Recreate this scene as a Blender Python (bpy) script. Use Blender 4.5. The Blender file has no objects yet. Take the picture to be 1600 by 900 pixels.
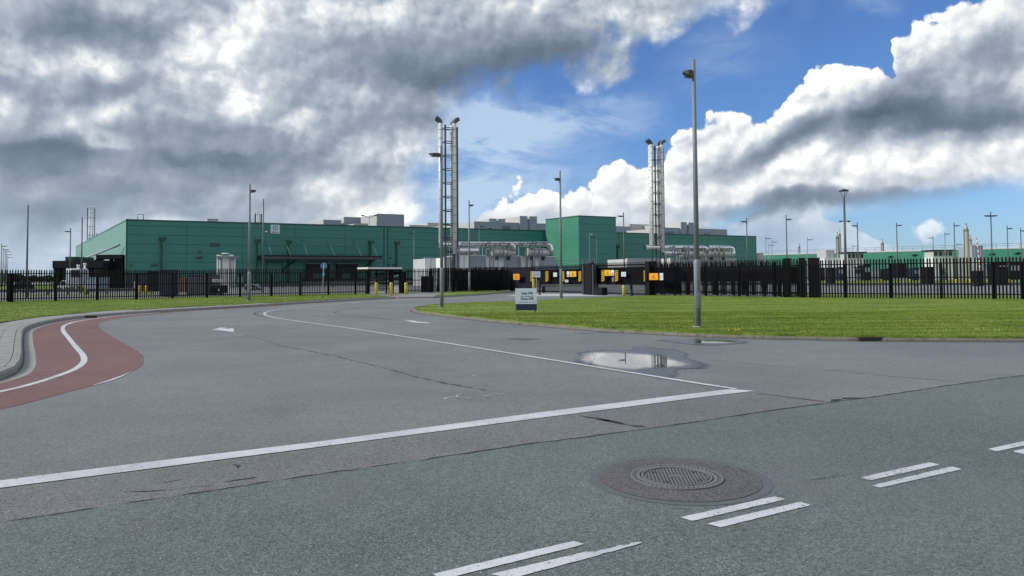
import bpy, bmesh, math, random
import numpy as np
from mathutils import Vector, Matrix, geometry

random.seed(7)
RNG = np.random.default_rng(7)
SC = bpy.context.scene
COL = SC.collection
R = math.radians

# ------------------------------------------------------------------ camera
EYE = 1.6
FPX = 1155.0                     # focal length in photo pixels (photo 1600 x 900)
PITCH = math.atan2(44.0, FPX)
ROLL = R(0.42)
CX, CY = 800.0, 388.0            # principal point of the (cropped) photo
_r0 = Vector((1, 0, 0))
_f = Vector((0, math.cos(PITCH), math.sin(PITCH)))
_u0 = _r0.cross(_f)
_rt = _r0 * math.cos(ROLL) - _u0 * math.sin(ROLL)
_up = _r0 * math.sin(ROLL) + _u0 * math.cos(ROLL)
cam_data = bpy.data.cameras.new('camera')
cam = bpy.data.objects.new('camera', cam_data)
COL.objects.link(cam)
M3 = Matrix((_rt, _up, -_f)).transposed()
cam.matrix_world = Matrix.Translation((0, 0, EYE)) @ M3.to_4x4()
cam_data.sensor_width = 36.0
cam_data.lens = 36.0 * FPX / 1600.0
cam_data.shift_y = -(450.0 - CY) / 1600.0
cam_data.clip_start = 0.05
cam_data.clip_end = 6000
SC.camera = cam

def ray(px, py):
    d = _rt * ((px - CX) / FPX) - _up * ((py - CY) / FPX) + _f
    return d.normalized()
def G(px, py, z=0.0):
    """ground point (x, y) seen at a photo pixel"""
    d = ray(px, py); t = (z - EYE) / d.z
    return (d.x * t, d.y * t)
def AT(px, py, Y):
    """point seen at a photo pixel at depth Y"""
    d = ray(px, py); t = Y / d.y
    return Vector((d.x * t, Y, EYE + d.z * t))
def azel(px, py):
    d = ray(px, py)
    return math.atan2(d.x, d.y), math.asin(d.z)

# ------------------------------------------------------------------ light
SUN_AZ, SUN_EL = R(-98), R(31)   # azimuth from +Y towards +X
SC.view_settings.view_transform = 'Standard'
SC.view_settings.look = 'None'
SC.view_settings.exposure = 0.30
SC.view_settings.gamma = 1.0
sun_data = bpy.data.lights.new('sun', 'SUN')
sun_data.energy = 2.8
sun_data.angle = R(12)
sun_data.color = (1.0, 0.95, 0.88)
sun = bpy.data.objects.new('sun', sun_data)
COL.objects.link(sun)
SUN_DIR = Vector((math.sin(SUN_AZ) * math.cos(SUN_EL), math.cos(SUN_AZ) * math.cos(SUN_EL), math.sin(SUN_EL)))
sun.rotation_euler = SUN_DIR.to_track_quat('Z', 'Y').to_euler()

world = bpy.data.worlds.new('World')
SC.world = world
world.use_nodes = True
WT = world.node_tree
WT.nodes.clear()

# ------------------------------------------------------------------ little node language
class NG:
    def __init__(s, tree): s.t = tree
    def node(s, typ, **kw):
        n = s.t.nodes.new(typ)
        for k, v in kw.items(): setattr(n, k, v)
        return n
    def put(s, sock, v):
        if isinstance(v, E): s.t.links.new(v.s, sock)
        elif isinstance(v, bpy.types.NodeSocket): s.t.links.new(v, sock)
        elif isinstance(v, (tuple, list)) and len(v) == 3 and len(sock.default_value) == 4: sock.default_value = (*v, 1)
        else: sock.default_value = v
    def m(s, op, *a, clamp=False):
        n = s.node('ShaderNodeMath', operation=op, use_clamp=clamp)
        for i, v in enumerate(a): s.put(n.inputs[i], v)
        return E(s, n.outputs[0])
    def vm(s, op, *a, out=0, scale=None):
        n = s.node('ShaderNodeVectorMath', operation=op)
        for i, v in enumerate(a): s.put(n.inputs[i], v)
        if scale is not None: s.put(n.inputs['Scale'], scale)
        return E(s, n.outputs[out])
    def comb(s, x, y, z=0.0):
        n = s.node('ShaderNodeCombineXYZ')
        for i, v in enumerate((x, y, z)): s.put(n.inputs[i], v)
        return E(s, n.outputs[0])
    def sep(s, v):
        n = s.node('ShaderNodeSeparateXYZ'); s.put(n.inputs[0], v)
        return [E(s, o) for o in n.outputs]
    def mix(s, f, a, b):
        n = s.node('ShaderNodeMix', data_type='RGBA'); s.put(n.inputs[0], f); s.put(n.inputs[6], a); s.put(n.inputs[7], b)
        return E(s, n.outputs[2])
    def mixf(s, f, a, b):
        n = s.node('ShaderNodeMix', data_type='FLOAT'); s.put(n.inputs[0], f); s.put(n.inputs[2], a); s.put(n.inputs[3], b)
        return E(s, n.outputs[0])
    def mul(s, a, b, f=1.0, op='MULTIPLY'):
        n = s.node('ShaderNodeMix', data_type='RGBA', blend_type=op); s.put(n.inputs[0], f); s.put(n.inputs[6], a); s.put(n.inputs[7], b)
        return E(s, n.outputs[2])
    def ss(s, v, a, b, o0=0.0, o1=1.0, typ='SMOOTHSTEP'):
        n = s.node('ShaderNodeMapRange', interpolation_type=typ)
        s.put(n.inputs[0], v); s.put(n.inputs[1], a); s.put(n.inputs[2], b); s.put(n.inputs[3], o0); s.put(n.inputs[4], o1)
        return E(s, n.outputs[0])
    def noise(s, vec, scale, detail=4, rough=0.5, dist=0.0, out=0, typ='FBM', lac=2.0):
        n = s.node('ShaderNodeTexNoise', noise_type=typ)
        if vec is not None: s.put(n.inputs['Vector'], vec)
        n.inputs['Scale'].default_value = scale; n.inputs['Detail'].default_value = detail
        n.inputs['Roughness'].default_value = rough; n.inputs['Distortion'].default_value = dist; n.inputs['Lacunarity'].default_value = lac
        return E(s, n.outputs[out])
    def vor(s, vec, scale, feature='F1', detail=0.0, rough=0.5, out='Distance', smooth=None, rnd=1.0):
        n = s.node('ShaderNodeTexVoronoi', feature=feature)
        s.put(n.inputs['Vector'], vec); n.inputs['Scale'].default_value = scale
        if 'Detail' in n.inputs: n.inputs['Detail'].default_value = detail; n.inputs['Roughness'].default_value = rough
        if smooth is not None and 'Smoothness' in n.inputs: n.inputs['Smoothness'].default_value = smooth
        n.inputs['Randomness'].default_value = rnd
        return E(s, n.outputs[out])
    def ramp(s, v, stops, interp='LINEAR'):
        n = s.node('ShaderNodeValToRGB'); cr = n.color_ramp; cr.interpolation = interp
        while len(cr.elements) > 1: cr.elements.remove(cr.elements[-1])
        cr.elements[0].position = stops[0][0]; cr.elements[0].color = (*stops[0][1], 1)
        for p, c in stops[1:]:
            e = cr.elements.new(p); e.color = (*c, 1)
        s.put(n.inputs[0], v)
        return E(s, n.outputs[0])
    def curve(s, v, pts, lo, hi):
        """piecewise-linear function of v given by pts (x in lo..hi, y in 0..1)"""
        n = s.node('ShaderNodeFloatCurve'); c = n.mapping.curves[0]
        n.mapping.use_clip = True
        P = [((x - lo) / (hi - lo), y) for x, y in pts]
        c.points[0].location = P[0]; c.points[1].location = P[-1]
        for q in P[1:-1]: c.points.new(*q)
        for q in c.points: q.handle_type = 'VECTOR'
        n.mapping.update()
        s.put(n.inputs[1], s.ss(v, lo, hi, 0, 1, 'LINEAR'))
        return E(s, n.outputs[0])
class E:
    def __init__(s, g, sock): s.g = g; s.s = sock
    def __add__(s, o): return s.g.m('ADD', s, o)
    __radd__ = __add__
    def __sub__(s, o): return s.g.m('SUBTRACT', s, o)
    def __rsub__(s, o): return s.g.m('SUBTRACT', o, s)
    def __mul__(s, o): return s.g.m('MULTIPLY', s, o)
    __rmul__ = __mul__
    def clamp(s): return s.g.m('ADD', s, 0.0, clamp=True)
def lin(r, g, b):
    f = lambda c: (c / 255 / 12.92) if c / 255 <= 0.04045 else ((c / 255 + 0.055) / 1.055) ** 2.4
    return (f(r), f(g), f(b))

# ------------------------------------------------------------------ sky: clear-sky model under procedural clouds
AZ0, AZ1, EL0, EL1 = R(-62), R(62), R(-4), R(44)
NA, NE = 84, 44
def field_grid():
    """photo-pixel coordinates of a grid of directions, to lay cloud banks out in azimuth and elevation"""
    A, El = np.meshgrid(np.linspace(AZ0, AZ1, NA), np.linspace(EL0, EL1, NE))
    d = np.stack([np.sin(A) * np.cos(El), np.cos(A) * np.cos(El), np.sin(El)], -1)
    r_, u_, f_ = np.array(_rt), np.array(_up), np.array(_f)
    w = np.maximum(d @ f_, 0.15)
    return CX + FPX * (d @ r_) / w, CY - FPX * (d @ u_) / w
PXG, PYG = field_grid()
def smooth01(t):
    t = np.clip(t, 0, 1); return t * t * (3 - 2 * t)
def paint(base, lst):
    T = np.full(PXG.shape, float(base)) if np.isscalar(base) else base.copy()
    for (px, py, rx, ry, ang, amp) in lst:
        c, s_ = math.cos(R(-ang)), math.sin(R(-ang))
        dx, dy = PXG - px, PYG - py
        u = (dx * c + dy * s_) / rx; v = (-dx * s_ + dy * c) / ry
        T += amp * smooth01((1.0 - np.sqrt(u * u + v * v)) / 0.85)
    return T
def poly_sd(poly, lim):
    """signed distance (photo pixels, positive inside) to a polygon"""
    P = np.array(poly, float); Q = np.roll(P, -1, 0)
    best = np.full(PXG.shape, 1e9); ins = np.zeros(PXG.shape, bool)
    for (x0, y0), (x1, y1) in zip(P, Q):
        ex, ey = x1 - x0, y1 - y0
        t = np.clip(((PXG - x0) * ex + (PYG - y0) * ey) / (ex * ex + ey * ey + 1e-9), 0, 1)
        best = np.minimum(best, np.hypot(PXG - x0 - t * ex, PYG - y0 - t * ey))
        cond = (y0 > PYG) != (y1 > PYG)
        xi = x0 + (PYG - y0) * ex / (ey if abs(ey) > 1e-9 else 1e-9)
        ins ^= cond & (PXG < xi)
    return np.clip(np.where(ins, best, -best), -lim, lim) / lim

def build_sky():
    g = NG(WT)
    tc = g.node('ShaderNodeTexCoord')
    D = E(g, tc.outputs['Generated'])
    x, y, z = g.sep(D)
    az = g.m('ARCTAN2', x, y)
    el = g.m('ARCSINE', z)
    # domain warp, so every outline below is broken up by turbulence
    w1 = g.noise(D, 5.0, 4, 0.55, out=1); w2 = g.noise(D, 24.0, 3, 0.6, out=1)
    a1, b1, _ = g.sep(w1); a2, b2, _ = g.sep(w2)
    waz = az + (a1 - 0.5) * 0.10 + (a2 - 0.5) * 0.030
    wel = el + (b1 - 0.5) * 0.08 + (b2 - 0.5) * 0.030
    taz = g.ss(waz, AZ0, AZ1, 0, 1, 'LINEAR'); tel = g.ss(wel, EL0, EL1, 0, 1, 'LINEAR')
    def curve01(t, vals):
        """float curve through evenly spaced values; returns value (rescaled to its own range)"""
        lo, hi = float(vals.min()), float(vals.max()); hi = hi if hi - lo > 1e-6 else lo + 1e-6
        n = g.node('ShaderNodeFloatCurve'); c = n.mapping.curves[0]
        n.mapping.use_clip = True
        N = len(vals)
        c.points[0].location = (0, (vals[0] - lo) / (hi - lo)); c.points[1].location = (1, (vals[-1] - lo) / (hi - lo))
        for k in range(1, N - 1): c.points.new(k / (N - 1), (vals[k] - lo) / (hi - lo))
        n.mapping.update()
        g.put(n.inputs[1], t)
        return g.m('MULTIPLY_ADD', E(g, n.outputs[0]), hi - lo, lo)
    def field(F, rank):
        """a two-dimensional layout as a sum of products of curves in azimuth and in elevation"""
        m = float(F.mean()); U, S, Vt = np.linalg.svd(F - m, full_matrices=False)
        acc = None
        for k in range(rank):
            q = math.sqrt(S[k])
            f1 = curve01(taz if acc is None else g.m('MULTIPLY_ADD', acc, 1e-7, taz), Vt[k] * q)
            f2 = curve01(tel, U[:, k] * q)
            acc = g.m('MULTIPLY_ADD', f1, f2, m if acc is None else acc)
        return acc
    def edge(pts):
        P = []
        for px, py in pts:
            a, e = azel(px, py); P.append((a, e))
        P.sort()
        xs = np.linspace(AZ0, AZ1, 120)
        return curve01(taz, np.interp(xs, [p[0] for p in P], [p[1] for p in P]))
    toward = Vector((-0.62, 0.0, 0.78)).normalized()
    def relief(scale, step, detail=6, rough=0.55, dist=0.0):
        h0 = g.noise(D, scale, detail, rough, dist)
        h1 = g.noise(g.vm('ADD', D, tuple(toward * step)), scale, detail, rough, dist)
        return h0, h0 - h1
    hA, rA = relief(6.0, 0.030, 8, 0.55, 0.1)
    hB, rB = relief(24.0, 0.008, 6, 0.64)
    PV = g.vm('MULTIPLY_ADD', w2, (0.02, 0.02, 0.02), D)
    puff = 1.0 - g.vor(PV, 19.0, 'F1', 2.0, 0.5)
    puff1 = 1.0 - g.vor(g.vm('ADD', PV, tuple(toward * 0.012)), 19.0, 'F1', 2.0, 0.5)
    rP = puff - puff1
    # ---------- clear sky
    sky = g.node('ShaderNodeTexSky', sky_type='NISHITA')
    sky.sun_disc = False
    sky.sun_elevation = SUN_EL
    sky.sun_rotation = SUN_AZ
    sky.air_density = 1.0; sky.dust_density = 0.3; sky.ozone_density = 3.0
    clear = g.mul(E(g, sky.outputs[0]), SKY_GAIN)
    # ---------- thin veil
    veil_n = g.noise(g.vm('MULTIPLY', D, (1.0, 1.0, 3.2)), 7.0, 6, 0.6, 0.6)
    V = paint(0.0, [(790, 250, 240, 120, -8, 1.0), (740, 340, 200, 90, 0, 1.3), (750, 215, 100, 60, 0, 0.6), (930, 185, 160, 46, 12, 0.75), (1110, 12, 130, 26, 0, 0.5), (1235, 10, 60, 16, 0, 0.6), (1360, 8, 70, 26, 0, 0.5), (770, 190, 120, 46, 10, 0.8), (1120, 80, 120, 70, 20, 0.30), (1250, 65, 60, 14, 10, 0.3)])
    veil = (field(V, 6) * g.ss(veil_n, 0.30, 0.64)).clamp()
    # ---------- low far cumulus
    Lw = paint(0.0, [(1455, 345, 55, 42, 20, 1.0), (1410, 388, 120, 26, 0, 0.8), (1335, 370, 60, 22, 25, 0.8), (1560, 378, 120, 30, 0, 0.9), (1300, 385, 120, 30, 0, 0.8), (1240, 345, 90, 30, 0, 0.6), (1200, 355, 170, 60, 0, 1.1), (1510, 345, 50, 12, 0, 0.5), (1150, 395, 300, 40, 0, 0.9), (1590, 296, 60, 14, 10, 0.6), (2000, 380, 300, 60, 0, 0.7), (760, 366, 120, 46, 0, 0.75)])
    lowc = g.ss(field(Lw, 8) + (puff - 0.6) * 0.5 + (hA - 0.5) * 1.3 + (hB - 0.5) * 0.9 + (puff1 - 0.6) * 0.3, 0.30, 0.50)
    # ---------- cumulus bank on the right
    topA = edge([(380, 520), (560, 450), (690, 362), (760, 338), (800, 312), (826, 290), (850, 274), (872, 280), (892, 290), (930, 272), (980, 250), (1012, 246), (1050, 226), (1075, 202), (1092, 185), (1115, 168), (1140, 172), (1160, 182), (1190, 168), (1228, 155), (1252, 122), (1263, 98), (1290, 73), (1330, 68), (1345, 86), (1372, 88), (1384, 66), (1400, 38), (1440, 12), (1480, -5), (1520, -30), (1600, -70), (1700, -160), (2200, -200)])
    botA = edge([(560, 470), (1000, 470), (1060, 400), (1150, 345), (1210, 341), (1280, 331), (1400, 322), (1500, 305), (1560, 293), (1640, 285), (1760, 270), (2400, 250)])
    dA = topA - el + 0.014 + (puff - 0.60) * 0.040 + (hA - 0.5) * 0.025 + (hB - 0.5) * 0.035
    cA = g.ss(dA, -0.0015, 0.006)
    cBot = g.ss(el - botA + (hA - 0.5) * 0.06, -0.014, 0.02)
    covA = cA * cBot
    rim = g.ss(dA, 0.05, 0.0) * covA
    # ---------- great cloud mass left and overhead
    SD = poly_sd([(-3000, 900), (640, 900), (672, 420), (690, 330), (704, 240), (724, 168), (760, 158), (800, 166), (840, 152), (900, 132), (960, 112), (1020, 95), (1080, 72), (1112, 55), (1136, 25), (1152, 0), (1190, -80), (1250, -260), (1500, -900), (1800, -3000), (-3000, -3000)], 130.0)
    covB = g.ss(field(SD, 14) + (hA - 0.5) * 1.6 + (hB - 0.5) * 0.55, -0.10, g.ss(el, R(4), R(14), 0.75, 0.32))
    covB = g.m('MAXIMUM', covB, g.ss(el, R(32), R(48)) * g.ss(hA, 0.40, 0.50))
    behind = g.ss(g.m('ABSOLUTE', az), R(55), R(80))
    covB = g.m('MAXIMUM', covB, behind * g.ss(hA, 0.36, 0.46))
    # ---------- tone of the clouds: where the banks are lit or in shade
    sideA = smooth01((PXG - 640 - 2.0 * (210 - PYG)) / 160)
    T0 = (0.57 - 0.04 * smooth01((PYG - 240) / 90)) * (1 - sideA) + 0.86 * sideA
    T = paint(T0, [(325, 60, 120, 66, 10, 0.31), (350, 120, 110, 60, 0, 0.13), (300, 40, 60, 40, 30, 0.10), (150, 106, 120, 20, 4, 0.42), (262, 128, 40, 18, 0, 0.25), (375, 150, 80, 30, -10, 0.42), (505, 292, 66, 26, 0, 0.38), (480, 190, 30, 34, 0, 0.30), (640, 246, 62, 20, 10, 0.26), (585, 240, 60, 16, 0, 0.2), (440, 20, 160, 36, 0, 0.26), (600, 22, 120, 40, 0, 0.22), (790, 10, 180, 36, 0, 0.24), (990, 20, 120, 46, 0, 0.20), (120, 178, 90, 20, 12, 0.30), (5, 160, 22, 30, 0, 0.40), (20, 90, 60, 44, 0, 0.26), (650, 325, 60, 20, 0, 0.14), (540, 345, 200, 26, 0, 0.10), (300, 345, 200, 18, 0, 0.34), (700, 300, 90, 60, 0, 0.04), (60, 395, 260, 50, 0, 0.26), (330, 380, 200, 40, 0, 0.10), (200, 8, 70, 10, 0, 0.25), (690, 175, 30, 18, 0, 0.25), (1080, 60, 60, 40, 40, 0.2),
        (130, 40, 170, 42, 0, -0.30), (60, 235, 150, 60, -6, -0.32), (300, 235, 190, 58, -6, -0.28), (430, 232, 110, 46, 0, -0.15), (820, 100, 260, 56, 4, -0.38), (640, 120, 190, 62, -20, -0.22), (800, 140, 120, 26, 0, -0.14), (620, 195, 110, 26, 0, -0.12), (210, 290, 200, 24, 0, -0.16), (400, 318, 150, 14, 0, -0.10), (590, 280, 60, 14, 0, -0.14), (240, 60, 30, 24, 0, -0.1), (420, 110, 50, 40, 0, -0.12), (90, 320, 110, 24, 0, -0.12), (100, 140, 110, 12, 0, -.12),
        (1330, 198, 215, 42, 10, -0.54), (1520, 182, 240, 54, 6, -0.48), (1215, 216, 84, 24, 18, -0.45), (1400, 150, 120, 44, 20, -0.34), (1560, 95, 130, 66, 30, -0.36), (1470, 100, 80, 40, 30, -0.14), (1400, 312, 330, 28, 4, -0.46), (1180, 322, 200, 26, 2, -0.36), (1150, 258, 80, 16, 5, -0.36), (1130, 375, 260, 34, 0, -0.28), (960, 345, 120, 26, 8, -0.14), (1290, 112, 60, 50, 40, 0.25), (1180, 185, 60, 24, 30, 0.2), (1440, 40, 60, 40, 20, 0.2), (1060, 300, 70, 40, 0, 0.08), (1300, 260, 90, 20, 0, 0.08),
        (1450, 345, 50, 36, 20, 0.15), (1190, 350, 150, 30, 0, -0.12), (830, 300, 40, 30, 0, 0.1), (770, 335, 60, 16, 0, -0.2), (870, 330, 60, 20, 0, -0.12), (720, 330, 90, 70, 0, -0.10), (680, 250, 60, 110, 0, -0.10), (560, 90, 110, 60, 0, 0.06), (400, 90, 60, 70, 20, 0.10), (560, 40, 80, 40, 0, 0.12)])
    T = T0 - 0.01 + 0.95 * (T - T0)
    tone_f = field(np.clip(T, 0.02, 1.12), 18)
    crisp = g.ss(tone_f, 0.25, 0.80, 0.30, 1.0)
    calm = g.ss(el, R(2), R(11), 0.35, 1.0)
    detail = calm * (rA * 0.40 + (hA - 0.5) * 0.10 + crisp * (rB * 0.44 + rP * 0.44))
    # overlapping billows: crisp bright tops that fade down to grey undersides
    q = hA * 1.6 + el * 9.0 - az * 2.2 + (puff - 0.6) * 0.9 + (b1 - 0.5) * 2.2 + (hB - 0.5) * 0.9
    fr = g.m('FRACT', q)
    terr = (g.m('POWER', fr, 1.6) - 0.42) * g.ss(fr, 1.0, 0.92)
    B = (tone_f + detail + rim * 0.16 + terr * crisp * calm * 0.09).clamp()
    ccol = g.ramp(B, [(0.0, lin(78, 90, 106)), (0.25, lin(105, 118, 135)), (0.5, lin(141, 152, 166)), (0.75, lin(183, 191, 200)), (0.94, lin(226, 228, 228)), (1.0, lin(251, 251, 249))])
    col = g.mix(veil * 0.78, clear, lin(180, 200, 222))
    col = g.mix(lowc, col, g.mix(0.30, ccol, lin(150, 180, 210)))
    col = g.mix(covA, col, ccol)
    col = g.mix(covB, col, ccol)
    # air in front of the lowest clouds
    aer = g.ss(el, R(6.5), R(0.0)) * 0.45
    col = g.mix(aer, col, lin(146, 174, 202))
    col = g.mix(g.ss(el, 0.0, R(-1.5)), col, lin(84, 92, 88))
    bg = g.node('ShaderNodeBackground')
    g.put(bg.inputs[0], g.vm('SCALE', col, scale=1.0 / SKY_STRENGTH)); bg.inputs[1].default_value = SKY_STRENGTH
    out = g.node('ShaderNodeOutputWorld')
    WT.links.new(bg.outputs[0], out.inputs[0])
SKY_STRENGTH = 0.1
SKY_GAIN = (0.055, 0.074, 0.105)
build_sky()
world.cycles.sampling_method = 'MANUAL'
world.cycles.sample_map_resolution = 512
# ------------------------------------------------------------------ materials
MATS = {}
def mat(name, color=(0.5, 0.5, 0.5), rough=0.6, metal=0.0, var=0.12, scale=1.2, fine=0.0, fscale=60.0, bump=0.0, bscale=40.0, streak=0.0, spec=0.5, dirt=None, dirt_amt=0.3):
    """procedural principled material: base colour with broad variation, fine grain, optional vertical streaks, dirt and relief"""
    if name in MATS: return MATS[name]
    m = bpy.data.materials.new(name); m.use_nodes = True
    nt = m.node_tree; bs = nt.nodes['Principled BSDF']; g = NG(nt)
    co = E(g, g.node('ShaderNodeTexCoord').outputs['Object'])
    n1 = g.noise(co, scale, 4, 0.55)
    f = 1.0 + (n1 - 0.5) * (var * 2)
    if fine: f = f * (1.0 + (g.noise(co, fscale, 2, 0.6) - 0.5) * (fine * 2))
    if streak:
        st = g.noise(g.vm('MULTIPLY', co, (2.5, 2.5, 0.12)), 3.0, 4, 0.6)
        f = f * (1.0 - g.ss(st, 0.5, 0.75) * streak)
    col = g.vm('SCALE', color, scale=f)
    if dirt is not None:
        col = g.mix(g.ss(g.noise(co, scale * 2.3, 5, 0.65), 0.48, 0.72) * dirt_amt, col, dirt)
    g.put(bs.inputs['Base Color'], col)
    g.put(bs.inputs['Roughness'], (g.noise(co, scale * 3, 3) - 0.5) * 0.2 + rough)
    bs.inputs['Metallic'].default_value = metal
    bs.inputs['Specular IOR Level'].default_value = spec
    if bump:
        b = g.node('ShaderNodeBump'); b.inputs['Strength'].default_value = bump; b.inputs['Distance'].default_value = 0.01
        g.put(b.inputs['Height'], g.noise(co, bscale, 3, 0.6)); nt.links.new(b.outputs[0], bs.inputs['Normal'])
    MATS[name] = m
    return m

def asphalt(name, c0, c1, patch=None, grain=0.5, green=None, rough=0.62):
    """bitumen with stones showing: two grain sizes, broad worn patches and light and dark chippings"""
    m = bpy.data.materials.new(name); m.use_nodes = True
    nt = m.node_tree; bs = nt.nodes['Principled BSDF']; g = NG(nt)
    co = E(g, g.node('ShaderNodeTexCoord').outputs['Object'])
    big = g.noise(co, 0.23, 5, 0.6, 0.4)
    mid = g.noise(co, 1.6, 4, 0.6)
    wheel = g.noise(g.vm('MULTIPLY', E(g, g.node('ShaderNodeTexCoord').outputs['Object']), (0.25, 1.3, 1.0)), 0.9, 4, 0.6)
    cell = g.vor(co, 95.0, 'F1', out='Color')
    cr, cg_, cb = g.sep(cell)
    dd = g.vor(co, 95.0, 'F1')
    fine = g.noise(co, 210.0, 2, 0.7)
    crs = g.vor(co, 52.0, 'F1', out='Color'); k1, k2, k3 = g.sep(crs); cdd = g.vor(co, 52.0, 'F1')
    base = g.mix(g.ss(big, 0.35, 0.65), c0, c1)
    f = 1.0 + (mid - 0.5) * 0.34 + (wheel - 0.5) * 0.22 + (cr - 0.5) * grain * 0.9 + (fine - 0.5) * grain * 1.2 + (k1 - 0.5) * grain * 0.42
    stone = g.ss(cg_, 0.90, 0.97) * g.ss(dd, 0.50, 0.25)
    pit = g.ss(cb, 0.88, 0.95) * g.ss(dd, 0.5, 0.3)
    pit = g.m('MAXIMUM', pit, g.ss(k3, 0.90, 0.95) * g.ss(cdd, 0.5, 0.3))
    col = g.vm('SCALE', base, scale=f)
    if patch is not None:
        col = g.mix(g.ss(g.noise(co, 0.55, 5, 0.65, 0.8), 0.50, 0.72) * 0.6, col, patch)
    stain = g.ss(g.noise(co, 0.75, 6, 0.62, 1.2), 0.55, 0.80) * 0.26 + g.ss(g.noise(co, 2.6, 5, 0.6, 0.5), 0.60, 0.74) * 0.16
    col = g.mix(stain, col, tuple(v * 0.55 for v in c0))
    col = g.mix(stone * 0.8, col, tuple(min(1, v * 3.2) for v in c1))
    col = g.mix(pit * 0.75, col, tuple(v * 0.3 for v in c0))
    g.put(bs.inputs['Base Color'], col)
    g.put(bs.inputs['Roughness'], (mid - 0.5) * 0.15 + rough)
    bs.inputs['Specular IOR Level'].default_value = 0.35
    b = g.node('ShaderNodeBump'); b.inputs['Strength'].default_value = 0.9; b.inputs['Distance'].default_value = 0.006
    g.put(b.inputs['Height'], (cr * 0.6 + fine * 0.6) - dd * 0.4); nt.links.new(b.outputs[0], bs.inputs['Normal'])
    MATS[name] = m
    return m

def grass_mat():
    m = bpy.data.materials.new('lawn_grass'); m.use_nodes = True
    nt = m.node_tree; bs = nt.nodes['Principled BSDF']; g = NG(nt)
    co = E(g, g.node('ShaderNodeTexCoord').outputs['Object'])
    st = g.noise(g.vm('MULTIPLY', co, (0.22, 1.0, 1.0)), 0.9, 6, 0.66, 0.6)
    st2 = g.noise(g.vm('MULTIPLY', co, (0.6, 1.6, 1.0)), 4.5, 4, 0.65)
    fine = g.noise(co, 38.0, 3, 0.7)
    base = g.ramp(st * 0.65 + st2 * 0.35, [(0.37, (0.100, 0.155, 0.022)), (0.46, (0.165, 0.250, 0.034)), (0.54, (0.230, 0.320, 0.052)), (0.63, (0.33, 0.39, 0.105))])
    col = g.vm('SCALE', base, scale=1.0 + (fine - 0.5) * 1.1)
    dry = g.ss(g.noise(g.vm('MULTIPLY', co, (0.5, 1.2, 1.0)), 0.8, 5, 0.7, 1.0), 0.56, 0.72)
    col = g.mix(dry * 0.40, col, (0.17, 0.21, 0.06))
    g.put(bs.inputs['Base Color'], col)
    bs.inputs['Roughness'].default_value = 0.75; bs.inputs['Specular IOR Level'].default_value = 0.2
    b = g.node('ShaderNodeBump'); b.inputs['Strength'].default_value = 0.9; b.inputs['Distance'].default_value = 0.05
    g.put(b.inputs['Height'], fine + st2 * 1.5); nt.links.new(b.outputs[0], bs.inputs['Normal'])
    MATS['lawn_grass'] = m
    return m

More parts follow.
